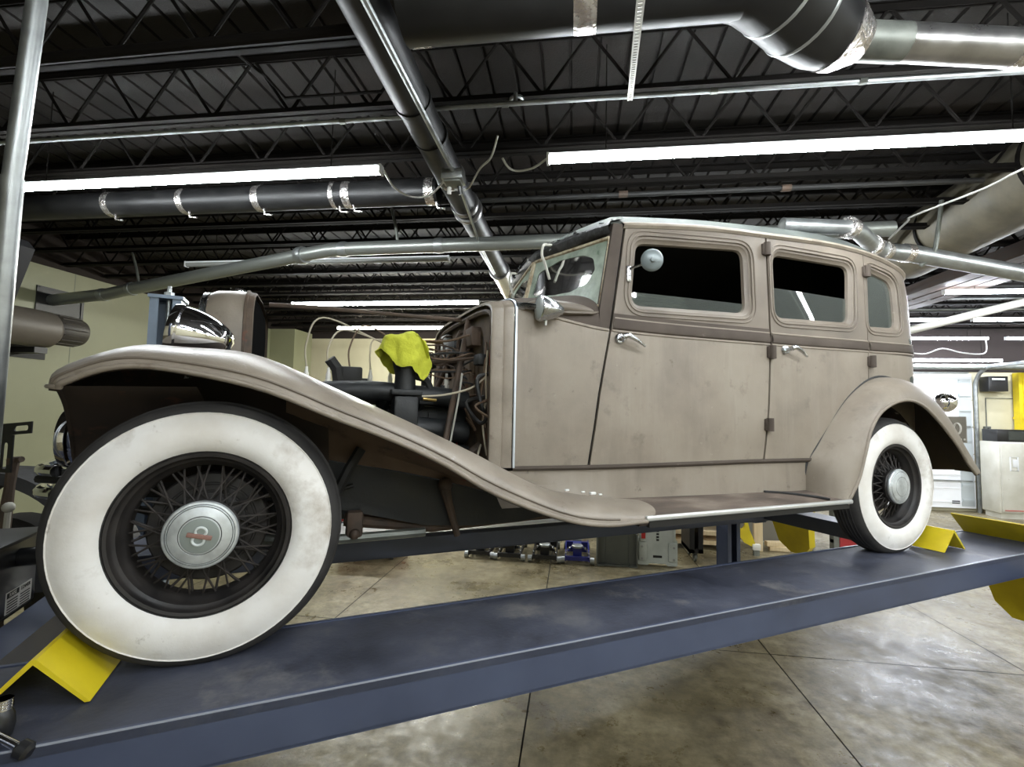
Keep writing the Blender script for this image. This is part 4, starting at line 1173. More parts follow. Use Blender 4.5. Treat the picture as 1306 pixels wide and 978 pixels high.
for k, x in enumerate(PLUG):
    top = Vector((x, -.02, .535))
    hgt = .06 + .13 * random.random() if k not in (0,) else .20
    mid = Vector((x + (.06 if k < 3 else .02), -.03 + .05 * random.random(), .56 + hgt))
    m = MB(); m.tube(smooth_path([top, Vector((x - .005, -.02, .57 + hgt * .35)), mid, Vector((.5 * (mid.x + dist.x), .02, .62 + hgt * .3)), dist + Vector((0, random.uniform(-.03, .03), random.uniform(-.02, .02)))], 7), .0038, 6)
    part(m, 'ignition_lead', MT['wirepale'] if k in (0, 1, 3) else MT['wirebrown'])
m = MB(); m.lathe([(0, .64), (.03, .638), (.045, .62), (.047, .57), (.03, .56), (.025, .46)], 20, 'z', (.80, .08, 0)); part(m, 'distributor', MT['plastic'])
m = MB(); m.tube([(.77, -.05, .585), (1.0, -.08, .60)], .010, 8); m.tube([(.74, -.10, .57), (.98, -.30, .60)], .006, 6); part(m, 'linkage_rod', MT['rust'])
m = MB(); m.tube([(.072, 0, .800), (.27, 0, .808), (.62, 0, .812), (.99, -.02, .812)], [.011, .011, .009, .012], 8); part(m, 'hood_rod', MT['rust'])
for a_, b_ in (((.955, -.12, .80), (.80, -.30, .18)), ((.96, .02, .76), (.88, .28, .40)), ((.96, .34, .74), (.90, .30, .42))):
    m = MB(); m.tube([a_, b_], .014, 8); part(m, 'firewall_brace', MT['rust'])
m = MB(); m.tube([(1.0, -.26, .20), (.80, -.27, .06)], .026, 10); part(m, 'steering_column', MT['rust'])
for pts, mt in (([(.97, -.36, .62), (.955, -.385, .50), (.965, -.37, .40), (.955, -.36, .30), (.97, -.38, .16)], 'wirepale'), ([(.97, -.34, .66), (.95, -.375, .52), (.945, -.355, .40), (.96, -.38, .28)], 'wirebrown'),
                ([(.955, -.385, .50), (.90, -.34, .45), (.80, -.30, .42), (.70, -.29, .41)], 'wirepale'), ([(.97, -.1, .62), (.90, -.05, .60), (.86, .02, .58), (.80, .06, .60)], 'wirebrown'),
                ([(.97, .1, .72), (.91, .1, .66), (.88, .03, .62), (.97, 0, .58)], 'wirebrown'), ([(.97, -.2, .60), (.90, -.16, .55), (.93, -.1, .50), (.97, -.12, .44)], 'blackmatte'),
                ([(.97, .22, .66), (.88, .2, .60), (.80, .1, .56), (.74, 0, .52)], 'blackmatte'), ([(.97, -.30, .20), (.94, -.35, .16), (.955, -.30, .11), (.93, -.33, .07)], 'wirepale'),
                ([(.88, -.28, .52), (.86, -.30, .40), (.83, -.31, .24), (.81, -.33, .14)], 'rubstrip'), ([(.97, -.05, .30), (.91, -.1, .24), (.93, -.14, .12)], 'red')):
    m = MB(); m.tube(smooth_path(pts, 6), .0045, 6); part(m, 'engine_wire', MT[mt])
for k in range(9):
    z0 = .50 + .022 * k; yy = -.16 + .035 * (k % 4)
    m = MB(); m.tube(smooth_path([(.66 + .02 * k, yy, z0 - .01), (.74, yy + .02, z0 + .02 - .012 * (k % 3)), (.84, yy - .03, z0 + .012 * (k % 2)), (.93, yy - .06, z0 + .03 - .014 * (k % 4)), (.972, yy - .02, z0 + .03)], 6), .0035 + .001 * (k % 3), 6)
    part(m, 'engine_wire', MT[('wirebrown', 'blackmatte', 'wirebrown', 'rust')[k % 4]])
for k in range(18):
    y = random.uniform(-.40, .38); z = random.uniform(.40, .78)
    m = MB(); m.tube(smooth_path([(.972, y, z), (.93 - .04 * random.random(), y + random.uniform(-.06, .06), z - .03), (.95, y + random.uniform(-.12, .12), z - random.uniform(.05, .2)), (.972, y + random.uniform(-.15, .15), z - random.uniform(.02, .2))], 5), random.choice((.004, .006, .009)), 6)
    part(m, 'engine_wire', MT[random.choice(('wirebrown', 'blackmatte', 'rust', 'engine'))])

# --- tail lamp and number plate -------------------------------------------------------
m = MB(); m.tube([(3.92, -.50, .30), (4.06, -.54, .36), (4.11, -.555, .42)], .012, 8); m.prism([(4.05, .40), (4.07, .40), (4.08, .24), (4.06, .24)], -.57, -.53); part(m, 'lamp_bracket', MT['paint_rough'])
m = MB(); m.lathe([(0, -.070), (.023, -.065), (.048, -.045), (.060, -.01), (.063, .015), (.057, .035), (.0, .04)], 28, 'x', (4.115, -.560, .474)); part(m, 'tail_lamp', MT['chrome'])
m = MB(); R = Matrix.Rotation(radians(18), 3, 'Z')
m.rbox((4.085, -.535, .30), (.006, .30, .165), .002, 1); pl = part(m, 'number_plate', noisy('grey_plate_back', [(.20, .185, .155), (.30, .28, .235)], [.3, .7], 12, 5, (.35, .5), metal=.3))
m = MB(); m.tube([(4.078, -.640 + .018 * cos(2 * pi * k / 24), .305 + .034 * sin(2 * pi * k / 24)) for k in range(24)], .006, 6, closed=True)
for k in range(6): m.rbox((4.078, -.675 + k * .017, .238), (.004, .010, .012), .002, 1)
part(m, 'embossed_figures', plain('rubbed_emboss', (.55, .53, .48), .4), pl)

# the cloth thrown over the carburettor
def rag():
    from mathutils import noise
    base_ = CW(.635, -.235, .555)
    m = MB(); NA, NV = 64, 26; rows = []
    for i in range(NV + 1):
        v = i / NV; row = []
        for k in range(NA):
            a = 2 * pi * k / NA
            hem = -.005 + .035 * sin(2 * a + .6) - .030 * cos(a + .35) ** 3 + .018 * sin(5 * a + 2)
            if v < .5:
                w = v / .5; r = .074 * sin(.5 * pi * w) ** .9; z = .122 - .030 * w ** 2
            else:
                w = (v - .5) / .5; r = .074 + .016 * w; z = .092 + (hem - .092) * w
            f = .006 + .024 * max(0, v - .25)
            r *= 1 + f * 6 * sin(5 * a + 1.0 + 2 * v) * .55 + f * 4 * sin(9 * a - 3 * v) * .5
            p = Vector((r * 1.28 * cos(a) - .010, r * .85 * sin(a), z))
            n_ = noise.noise_vector(p * 26) * .010 + noise.noise_vector(p * 60) * .004
            p += n_ + Vector((0, 0, .022 * math.exp(-((p.x - .02) ** 2 + p.y ** 2) / .0012)))
            row.append(p)
        rows.append(row)
    m.grid(rows, closev=True)
    m.grid([[p * .965 for p in r] for r in rows[8:]], closev=True)
    m.grid([[p * (.965 + .035 * t) for p in rows[-1]] for t in (0, 1)], closev=True)
    # a loose corner folded over to the right
    m.grid([[Vector((.035 + .055 * t, -.05 + .07 * s + .012 * sin(5 * t), .118 - .085 * t ** 1.5 + .014 * sin(7 * s + 3 * t))) for s in [q / 8 for q in range(9)]] for t in [q / 10 for q in range(11)]])
    o = m.build('shop_cloth', MT['rag'], None, base_, TH, angle=75)
    tag(o, 'crumpled yellow-green cloth thrown over the carburettor', 'cloth')
rag()

# ------------------------------------------------------------------ roof joists
ORD = ['first', 'second', 'third', 'fourth', 'fifth', 'sixth', 'seventh', 'eighth', 'ninth', 'tenth', 'eleventh', 'twelfth', 'thirteenth', 'fourteenth', 'fifteenth', 'sixteenth', 'seventeenth', 'eighteenth']
def joist_meshes():
    x0, x1 = XL + .02, XR - .02; zt = Z_DECK - .01
    b = MB(); b.bbox(x0, x1, -.035, -.004, Z_CHORD, Z_CHORD + .006); b.bbox(x0, x1, .004, .035, Z_CHORD, Z_CHORD + .006)
    b.bbox(x0, x1, -.010, -.004, Z_CHORD, Z_CHORD + .04); b.bbox(x0, x1, .004, .010, Z_CHORD, Z_CHORD + .04)
    t = MB(); t.bbox(x0, x1, -.035, .035, zt - .006, zt); t.bbox(x0, x1, -.010, -.004, zt - .04, zt); t.bbox(x0, x1, .004, .010, zt - .04, zt)
    w = MB(); x = -.62 - .45 * 11; k = 0; pts = []
    while x < x1 - .1:
        if x > x0: pts.append((x, 0, Z_CHORD + .02 if k % 2 == 0 else zt - .02))
        x += .225; k += 1
    for a, c in zip(pts, pts[1:]): w.tube([a, c], .0085, 6, cap=False)
    return b.mesh('bottom_chord', MT['joist'], smooth=False), t.mesh('top_chord', MT['joist'], smooth=False), w.mesh('web', MT['joist'])
JM = joist_meshes()
for k in range(17):
    y = 1.325 + .465 * k
    if y > YB - .1: break
    j = thing('roof_joist', 'black open-web roof joist, %s counting back from the top of the picture' % ORD[k], 'roof joist', (0, y, 0), 0, 'open-web joists under the roof deck')
    for me, nm in zip(JM, ('bottom_chord', 'top_chord', 'web')):
        o = bpy.data.objects.new(nm, me); COL.objects.link(o); o.parent = j
    if k % 2: j.location.x = -.11 if k % 4 == 1 else -.04

# ------------------------------------------------------------------ strip lights
def light_meshes(L):
    h = MB(); h.bbox(0, L, -.014, .014, .025, .040); h.bbox(.0, .012, -.0225, .0225, -.011, .040); h.bbox(L - .012, L, -.0225, .0225, -.011, .040)
    w = MB().tube([(0, 0, 0), (0, 0, 1)], .003, 5)
    pass
    t = MB(); rows = []
    for x in (.013, L - .013):
        rows.append([(x, .0215 * cos(radians(a)), .012 + .0215 * sin(radians(a))) for a in range(-222, 43, 22)])
    t.grid(rows)
    return h.mesh('housing', MT['white'], smooth=False), t, w.mesh('hanger_wire', MT['joist'])
LIGHTS = {}
def strip(x0, y, z, label, mat='tube', L=2.44):
    if L not in LIGHTS: LIGHTS[L] = light_meshes(L)
    h, t, w = LIGHTS[L]
    r = thing('strip_light', label, 'ceiling light', (x0, y, z), 0, 'LED strip lights hung under the joists')
    o = bpy.data.objects.new('housing', h); COL.objects.link(o); o.parent = r
    t.build('lens', MT[mat], r)
    for q in (.3, L - .3):
        o = bpy.data.objects.new('hanger_wire', w); COL.objects.link(o); o.parent = r; o.location = (q, 0, .04); o.scale.z = Z_DECK - z - .04
ZL = 2.85
strip(-3.50, 2.41, ZL, 'lit strip light at upper left, passing behind the galvanised pole')
strip(-.155, 2.38, ZL, 'lit strip light at upper right, above the car roof, the longest in view')
strip(-3.60, 3.91, ZL, 'dark unlit strip light above the radiator shell', 'tubeoff', 2.52)
strip(-3.56, 5.52, ZL, 'lit strip light behind the hood rod, the upper of two', 'tube', 2.42)
strip(-3.82, 7.19, ZL, 'lit strip light just above the yellow-green cloth, the lower of two', 'tubebright')
strip(3.87, 5.51, ZL + .06, 'lit strip light behind the car tail, the topmost on the right', 'tubecool')
strip(2.55, 7.03, ZL + .06, 'lit strip light behind the tail that ends at the slanting pipe', 'tubecool')
strip(5.27, 7.03, ZL + .06, 'lit strip light right of the slanting pipe, second row down on the right', 'tubecool')
strip(4.25, 8.62, ZL + .06, 'lit strip light behind the tail in the third row down on the right', 'tubecool')
strip(6.94, 8.62, ZL + .06, 'short piece of lit strip light at the right edge, third row down', 'tubecool')
strip(4.62, 8.85, 2.575, 'lit strip light just above the roller door, the lowest on the right', 'tubecool')
strip(-.155, 5.52, ZL, 'strip light hidden behind the car roof, in the row of the hood rod')
strip(-.155, 7.19, ZL, 'strip light hidden behind the car roof, in the row of the yellow-green cloth')
# the same rows carry on over and behind the photographer
for i, y in enumerate((.86, -.70, -2.26)):
    for k, x in enumerate((-.155, 3.19, 6.53)):  # far-right column added to brighten the floor on that side
        strip(x, y, ZL, 'strip light %s, %s row behind the camera' % (('above the camera', 'to the right', 'added far to the right')[k], ('first', 'second', 'third')[i]))
strip(3.19, 2.38, ZL, 'strip light beyond the right edge, in the row above the car roof')
strip(6.53, 2.38, ZL, 'added strip light far beyond the right edge, in the row above the car roof')  # unseen fixture added to light the right-hand floor
strip(6.2, 3.95, ZL, 'strip light far beyond the right edge, one row behind the car roof')

def simple(name, label, cat, m, mat, group=None, angle=35, smooth=True):
    o = m.build(name, MT[mat] if isinstance(mat, str) else mat, None, angle=angle, smooth=smooth)
    return tag(o, label, cat, group)
def H(h): return h + CAM_Z
# cords between the lights and the box on the conduit
simple('power_cord', 'white cord sagging from the upper left light to the junction box', 'cord',
       MB().tube(smooth_path([(-1.05, 2.41, H(1.31)), (-1.058, 2.573, H(1.3)), (-1.008, 2.698, H(1.3)), (-.897, 2.707, H(1.3)), (-.777, 2.578, H(1.3)), (-.70, 2.47, H(1.32))], 6), .006, 6), 'whitecord')
simple('power_cord', 'white cord looping up from the right of the junction box', 'cord',
       MB().tube(smooth_path([(-.69, 2.56, H(1.26)), (-.628, 2.63, H(1.3)), (-.515, 2.417, H(1.3)), (-.44, 2.33, H(1.31)), (-.40, 2.29, H(1.4))], 6), .006, 6), 'whitecord')
simple('power_cord', 'short white cord drooping at the left end of the long upper right light', 'cord',
       MB().tube(smooth_path([(-.385, 2.36, H(1.32)), (-.36, 2.42, H(1.3)), (-.317, 2.459, H(1.3)), (-.231, 2.434, H(1.3)), (-.155, 2.385, H(1.32))], 6), .006, 6), 'whitecord')
jb = thing('junction_box', 'galvanised junction box where the conduit meets the white cords', 'junction box', (-.662, 2.43, H(1.265)))
MB().rbox((0, 0, 0), (.115, .10, .055), .006, 2).build('box_body', MT['galv'], jb)
MB().rbox((0, 0, -.032), (.09, .075, .012), .005, 2).build('cover', MT['galvdark'], jb)
MB().tube([(.025, .03, -.028), (.03, .045, -.075)], .012, 8).build('connector', MT['plastic'], jb)
MB().tube([(-.03, .03, -.028), (-.035, .045, -.07)], .012, 8).build('connector', MT['whitecord'], jb)
simple('conduit', 'slim galvanised conduit running away under the round black duct', 'conduit',
       MB().tube([(-.668, .9, H(1.275)), (-.655, 2.38, H(1.28))], .0125, 8), 'galv')
simple('conduit', 'thin bright conduit beyond the junction box, running down to the windscreen', 'conduit',
       MB().tube([(-.655, 2.49, H(1.28)), (-.73, 3.49, H(1.28)), (-.745, 4.25, H(1.28))], .010, 8), 'galv')
c = thing('conduit', 'long pale conduit clipped under the joist, right across the picture with a kink in it', 'conduit', (0, 0, 0))
MB().tube([(XL + .05, 2.225, H(1.478)), (-.95, 2.222, H(1.482)), (-.86, 2.222, H(1.482)), (-.76, 2.195, H(1.492)), (-.66, 2.188, H(1.495)), (XR - .05, 2.235, H(1.51))], .0115, 8).build('tube', MT['galv'], c)
for x in (-3.1, -1.2, -.35, .62, 1.25, 2.2):
    MB().tube([(x - .016, 2.222 if x < -.9 else 2.194, H(1.481) if x < -.9 else H(1.4975)), (x + .016, 2.222 if x < -.9 else 2.194, H(1.481) if x < -.9 else H(1.4975))], .0145, 10).build('coupling', MT['galvdark'], c)
simple('pipe', 'black iron pipe along the joist at the very top left', 'pipe', MB().tube([(XL + .02, 1.68, H(1.47)), (-.62, 1.665, H(1.48))], .022, 10), 'joist')
pp = thing('pipe', 'dull dark pipe across the ceiling below the strip lights', 'pipe', (0, 0, 0))
MB().tube([(XL + .02, 3.33, H(1.531)), (1.6, 3.275, H(1.531)), (2.55, 3.275, H(1.531))], .018, 8).build('tube', MT['blackmatte'], pp)
for x in (.32, 1.38): MB().tube([(x - .03, 3.275, H(1.53)), (x + .03, 3.275, H(1.53))], .024, 8).build('coupling', MT['rust'], pp)
_a, _b = Vector((.246, 2.225, H(1.497))), Vector((.166, 1.20, H(1.149)))
_R = (_b - _a).to_track_quat('Y', 'Z').to_matrix(); _L = (_b - _a).length
m = MB()
for q in (-.0095, .0095): m.box(_a.lerp(_b, .5) + _R @ Vector((q, 0, 0)), (.006, _L, .002), _R)
for k in range(int(_L / .024)): m.box(_a.lerp(_b, (k + .5) * .024 / _L), (.018, .015, .002), _R)
m.bbox(_b.x - .012, _b.x + .012, _b.y - .001, _b.y + .001, _b.z, Z_DECK)
simple('perforated_strap', 'pale perforated hanger strap slung below the fat black duct to the conduit', 'hanger strap', m, 'rubstrip', smooth=False)
m = MB().tube([(-1.62, 1.84, H(1.66)), (-1.555, 2.10, H(1.66)), (-1.50, 2.185, H(1.60)), (-.98, 2.185, H(1.60))], .008, 6)
simple('conduit', 'thin dark conduit with an elbow between the joists at upper left', 'conduit', m, 'joist')
simple('washer_hook', 'round pale hook plate hanging at the conduit near the middle', 'hook',
       MB().tube([(-.30 + .028 * cos(2 * pi * k / 20), 2.235 + .028 * sin(2 * pi * k / 20), H(1.545)) for k in range(20)], .010, 6, closed=True).tube([(-.30, 2.19, H(1.55)), (-.30, 2.19, H(1.49))], .010, 6), 'galv')

# ------------------------------------------------------------------ ducts
dv = thing('air_duct', 'round black duct running away down the middle of the ceiling', 'duct', (-.745, 0, H(1.425)))
MB().tube([(0, 1.33, 0), (-.02, 2.7, 0)], .084, 28).build('duct_run', MT['duct_black'], dv)
MB().tube([(-.02, 2.7, 0), (-.01, 4.7, 0)], .084, 28).build('duct_run', MT['duct_black'], dv)
MB().tube([(-.01, 4.6, 0), (-.03, 6.6, 0)], .095, 28).build('duct_run', MT['duct_silver'], dv)
for y, r in ((2.72, .092), (3.10, .100), (3.20, .105), (4.62, .104), (5.3, .102)):
    MB().tube([(-.015, y - .02, 0), (-.015, y, 0), (-.015, y + .02, 0)], [r - .006, r, r - .006], 28).build('collar', MT['duct_silver'], dv)
for y in (2.02, 2.3): MB().tube([(-.01, y - .012, 0), (-.01, y + .012, 0)], .090, 28).build('collar', MT['duct_black'], dv)
ld = thing('air_duct', 'round black duct with foil-tape bands behind the upper left light', 'duct', (0, 2.95, H(1.445)))
MB().tube([(XL + .02, 0, 0), (-.90, 0, 0)], .085, 28).build('duct_run', MT['duct_black'], ld)
for x, w_ in ((-3.33, .05), (-2.74, .045), (-2.17, .05), (-1.62, .03), (-1.52, .055), (-.95, .06)):
    MB().tube([(x - w_ / 2, 0, 0), (x, 0, 0), (x + w_ / 2, 0, 0)], [.087, .0885, .087], 28).build('foil_band', MT['tape'], ld)
    MB().tube([(x + .035, -.02, -.05), (x + .05, -.02, -.12), (x + .10, -.015, -.125)], .007, 5).build('foil_tail', MT['tape'], ld)
td = thing('air_duct', 'fat black duct across the top with a segmented elbow into a silver pipe', 'duct', (0, 0, 0))
MB().tube([(-.60, 1.50, H(1.40)), (.52, 1.51, H(1.41))], .122, 32).build('duct_run', MT['duct_black'], td)
el = MB(); P0 = [(.48, 1.51, H(1.415)), (.56, 1.53, H(1.43)), (.66, 1.60, H(1.43)), (.77, 1.69, H(1.42)), (.87, 1.76, H(1.41)), (.96, 1.80, H(1.40)), (1.03, 1.815, H(1.39))]
el.tube(P0, [.124, .140, .142, .140, .130, .110, .068], 32)
eb = el.build('elbow', MT['duct_black'], td)
for i, r in ((2, .145), (3, .143)):
    p = Vector(P0[i]); t = (Vector(P0[i + 1]) - Vector(P0[i - 1])).normalized()
    MB().tube([p - t * .007, p, p + t * .007], [r - .002, r, r - .002], 32).build('elbow_seam', MT['galv'], td)
p = Vector(P0[5]); MB().tube([Vector(P0[4]) + (p - Vector(P0[4])) * .55, p, Vector(P0[6])], [.124, .113, .071], 32).build('foil_collar', MT['tape'], td)
MB().tube([(1.02, 1.812, H(1.391)), (1.18, 1.832, H(1.387))], .066, 28).build('pipe_neck', MT['galvdark'], td)
MB().tube([(1.17, 1.83, H(1.388)), (2.42, 1.995, H(1.347))], .064, 28).build('pipe_run', MT['duct_silver'], td)
p, t = Vector((1.60, 1.887, H(1.374))), Vector((1, .132, -.032)).normalized()
MB().tube([p - t * .02, p + t * .02], .067, 28).build('pipe_seam', MT['tape'], td)
for x, w_ in ((-.555, .075), (.02, .075)):
    MB().tube([(x - w_ / 2, 1.505, H(1.405)), (x + w_ / 2, 1.505, H(1.405))], .124, 32).build('foil_patch', MT['tape'], td)
def on_duct(x, a, r=.1235): return Vector((x, 1.505 - r * cos(a), H(1.405) + r * sin(a)))
def patch(name, x, a0, w_, da, mat):
    m = MB(); m.grid([[on_duct(x - w_ / 2 + w_ * i, a0 + da * j / 4, .1255) for j in range(5)] for i in (0, 1)])
    m.build(name, MT[mat], td)
patch('red_mark', .03, radians(-32), .022, .18, 'redink'); patch('red_mark', -.545, radians(-38), .016, .16, 'redink')
patch('paper_label', -.38, radians(-46), .035, .30, 'label')

fx = thing('exhaust_tube', 'galvanised exhaust tube from the hole in the left wall rising over the radiator', 'exhaust tube', (0, 0, 0))
fx_pts = [(-5.84, 4.50, H(1.135)), (-4.98, 4.42, H(1.18)), (-4.72, 4.37, H(1.205)), (-2.115, 3.475, H(1.232)), (-1.93, 3.458, H(1.252)), (-1.736, 3.453, H(1.257)), (2.14, 3.471, H(1.308))]
MB().tube(fx_pts, [.062, .062, .061, .052, .052, .052, .052], 20).build('tube', plain('dull_zinc', (.27, .285, .265), .38, .65), fx)
for i, u in ((0, .93), (2, .05), (2, .97), (4, .6), (5, .18)):
    a, b = Vector(fx_pts[i]), Vector(fx_pts[min(i + 1, 6)]); p = a.lerp(b, u); t = (b - a).normalized()
    rr_ = .062 if i < 3 else .052
    MB().tube([p - t * .035, p - t * .015, p + t * .015, p + t * .035], [rr_ + .003, rr_ + .007, rr_ + .007, rr_ + .003], 20).build('clamp', MT['galv'], fx)
for x, z0, z1, dx in ((-1.37, H(1.30), H(1.57), -.06), (-4.45, H(1.26), H(1.57), -.10)):
    simple('hanger_strap', 'bent strap holding the exhaust tube, %s' % ('near the unlit light' if x > -2 else 'by the left wall'), 'hanger strap',
           MB().tube(smooth_path([(x, 3.455 if x > -2 else 4.26, z0), (x + dx * .4, 3.455 if x > -2 else 4.26, (z0 + z1) / 2), (x + dx, 3.455 if x > -2 else 4.26, z1)], 4), .012, 6), 'galvdark')
# hole in the wall round the tube
simple('wall_opening', 'dark square opening in the left wall round the exhaust tube', 'wall opening',
       (lambda m: [m.bbox(XL, XL + .012, 4.33, 4.36, H(.97), H(1.26)), m.bbox(XL, XL + .012, 4.80, 4.83, H(.97), H(1.26)), m.bbox(XL + .0, XL + .004, 4.34, 4.82, H(.98), H(1.25)), m.bbox(XL, XL + .012, 4.33, 4.83, H(.96), H(.98)), m.bbox(XL, XL + .012, 4.33, 4.83, H(1.25), H(1.27))] and m)(MB()), 'black', smooth=False)

rdt = thing('air_duct', 'fat tan dusty duct at upper right, running away from the camera', 'duct', (2.90, 0, H(1.59)))
MB().tube([(-.07, 2.36, -.01), (0, 2.9, 0), (.25, 4.9, .03)], .265, 36).build('duct_run', MT['duct_tan'], rdt)
for y in (3.15, 4.25):
    x = .0 + (y - 2.9) * .125
    MB().tube([(x - .003, y - .015, .003), (x, y + .015, .003)], .271, 36).build('band', MT['joist'], rdt)
gp = thing('exhaust_tube', 'bright galvanised tube at right with a foil elbow over the car tail', 'exhaust tube', (0, 0, 0))
gpt = [(x, y, H(h)) for x, y, h in ((1.28, 3.10, 1.21), (1.70, 3.17, 1.21), (1.80, 3.24, 1.205), (2.05, 3.52, 1.20), (2.17, 3.61, 1.20), (2.39, 3.68, 1.20), (3.90, 3.735, .885))]
MB().tube(gpt, [.045, .045, .05, .05, .055, .062, .048], 20).build('tube', MT['galv'], gp)
for i, u in ((1, .1), (2, .9), (3, .9), (4, .8)):
    a, b = Vector(gpt[i]), Vector(gpt[i + 1]); p = a.lerp(b, u); t = (b - a).normalized()
    MB().tube([p - t * .03, p + t * .03], .065, 18).build('foil_joint', MT['tape'], gp)
simple('hanger_strap', 'curved pale strap holding the galvanised tube under the tan duct', 'hanger strap',
       MB().tube(smooth_path([(2.45, 3.69, H(1.11)), (2.50, 3.64, H(1.18)), (2.52, 3.62, H(1.32)), (2.54, 3.60, H(1.55))], 5), .014, 6), 'galvdark')
simple('power_cord', 'thin white cable slanting up across the tan duct at right', 'cord',
       MB().tube(smooth_path([(2.14, 3.51, H(1.25)), (2.06, 3.2, H(1.25)), (2.04, 3.11, H(1.25)), (2.16, 2.77, H(1.25)), (2.18, 2.56, H(1.25)), (2.3, 2.2, H(1.25))], 6), .006, 6), 'whitecord')
tb = thing('timber_beam', 'old brown timber beam beneath the tan duct at the right', 'beam', (0, 0, 0))
for k in range(3):
    m = MB(); x = 3.70 + k * .20
    m.add([(x, 3.6, H(1.40)), (x + .17, 3.6, H(1.40)), (x + .17 + .12, 7.6, H(1.46)), (x + .12, 7.6, H(1.46)), (x, 3.6, H(1.54)), (x + .17, 3.6, H(1.54)), (x + .17 + .12, 7.6, H(1.54)), (x + .12, 7.6, H(1.54))],
          [(0, 3, 2, 1), (4, 5, 6, 7), (0, 1, 5, 4), (1, 2, 6, 5), (2, 3, 7, 6), (3, 0, 4, 7)])
    m.build('plank', MT['wood'], tb, smooth=False)
simple('pipe', 'pale pipe slanting up to the right behind the car tail', 'pipe', MB().tube([(3.0, 6.0, H(.82)), (3.89, 6.0, H(1.06)), (5.03, 6.0, H(1.37)), (5.5, 6.0, H(1.50))], .045, 14), 'rubstrip')
simple('conduit', 'thin conduit just below the topmost light behind the tail', 'conduit', MB().tube([(3.6, 6.15, H(1.45)), (7.4, 6.15, H(1.45))], .014, 8), 'galv')
simple('conduit', 'thin conduit above the second row of lights behind the tail', 'conduit', MB().tube([(3.9, 6.74, H(1.45)), (7.8, 6.74, H(1.45))], .014, 8), 'galvdark')
simple('power_cord', 'white cord looping above the lowest light by the roller door', 'cord',
       MB().tube(smooth_path([(5.2, 8.62, H(1.36)), (5.3, 8.6, H(1.20)), (5.7, 8.6, H(1.11)), (6.0, 8.6, H(1.20)), (6.3, 8.6, H(1.13)), (6.62, 8.6, H(1.13)), (6.66, 8.62, H(1.36))], 6), .010, 6), 'whitecord')

# ------------------------------------------------------------------ upright pole at the left
pl = thing('upright_pole', 'galvanised upright pole close by at the left edge', 'pole', (0, 0, 0))
MB().tube([(-1.375, .985, Z_DECK - .02), (-1.416, 1.011, H(1.059)), (-1.479, 1.034, H(.553))], .021, 20).build('upper_tube', MT['galv'], pl)
MB().tube([(-1.474, 1.032, H(.59)), (-1.503, 1.052, H(.232)), (-1.530, 1.07, H(-.10)), (-1.56, 1.09, H(-.46))], .0235, 20).build('lower_tube', MT['galv'], pl)
ht = thing('hanging_heater', 'dark box of a heater hanging beside the pole at the left', 'heater', (-3.98, 2.62, H(.62)))
m = MB(); m.prism([(-.3, 0), (.10, 0), (.26, .44), (.20, .50), (-.3, .50)], -.15, .15); m.tube([(.0, 0, .5), (0, 0, .98)], .01, 6); m.build('housing', MT['black'], ht, smooth=False)
m = MB(); m.rbox((.22, -.165, .47), (.12, .03, .035), .006, 2); m.rbox((.18, -.175, .42), (.05, .03, .06), .006, 2); m.build('bracket', MT['tape'], ht)

# ------------------------------------------------------------------ things standing about
# extractor fan on the left wall
fn = thing('extractor_motor', 'drum-shaped grey motor in a dark opening of the left wall', 'motor', (XL, 4.18, H(.73)))
m = MB(); m.bbox(0, .012, -.42, .28, -.26, .22); m.build('opening', MT['labelink'], fn, smooth=False)
m = MB(); m.lathe([(0, -.50), (.16, -.50), (.185, -.47), (.19, -.1), (.185, .06), (.15, .10)], 32, 'y', (.30, 0, .03)); m.build('drum', plain('taupe_motor_drum', (.115, .10, .082), .5, .1), fn)
m = MB(); m.lathe([(.145, .08), (.155, .10), (.155, .34), (.14, .38), (.09, .38), (.085, .42), (.0, .43)], 32, 'y', (.30, 0, .05))
for k in range(16):
    a = 2 * pi * k / 16; m.tube([(.30 + .157 * cos(a), .11, .05 + .157 * sin(a)), (.30 + .157 * cos(a), .33, .05 + .157 * sin(a))], .008, 5)
m.build('motor_can', plain('brown_motor_can', (.05, .044, .037), .5, .1), fn)
m = MB(); m.bbox(.0, .32, -.06, .06, -.22, -.16); m.build('mount', MT['black'], fn, smooth=False)

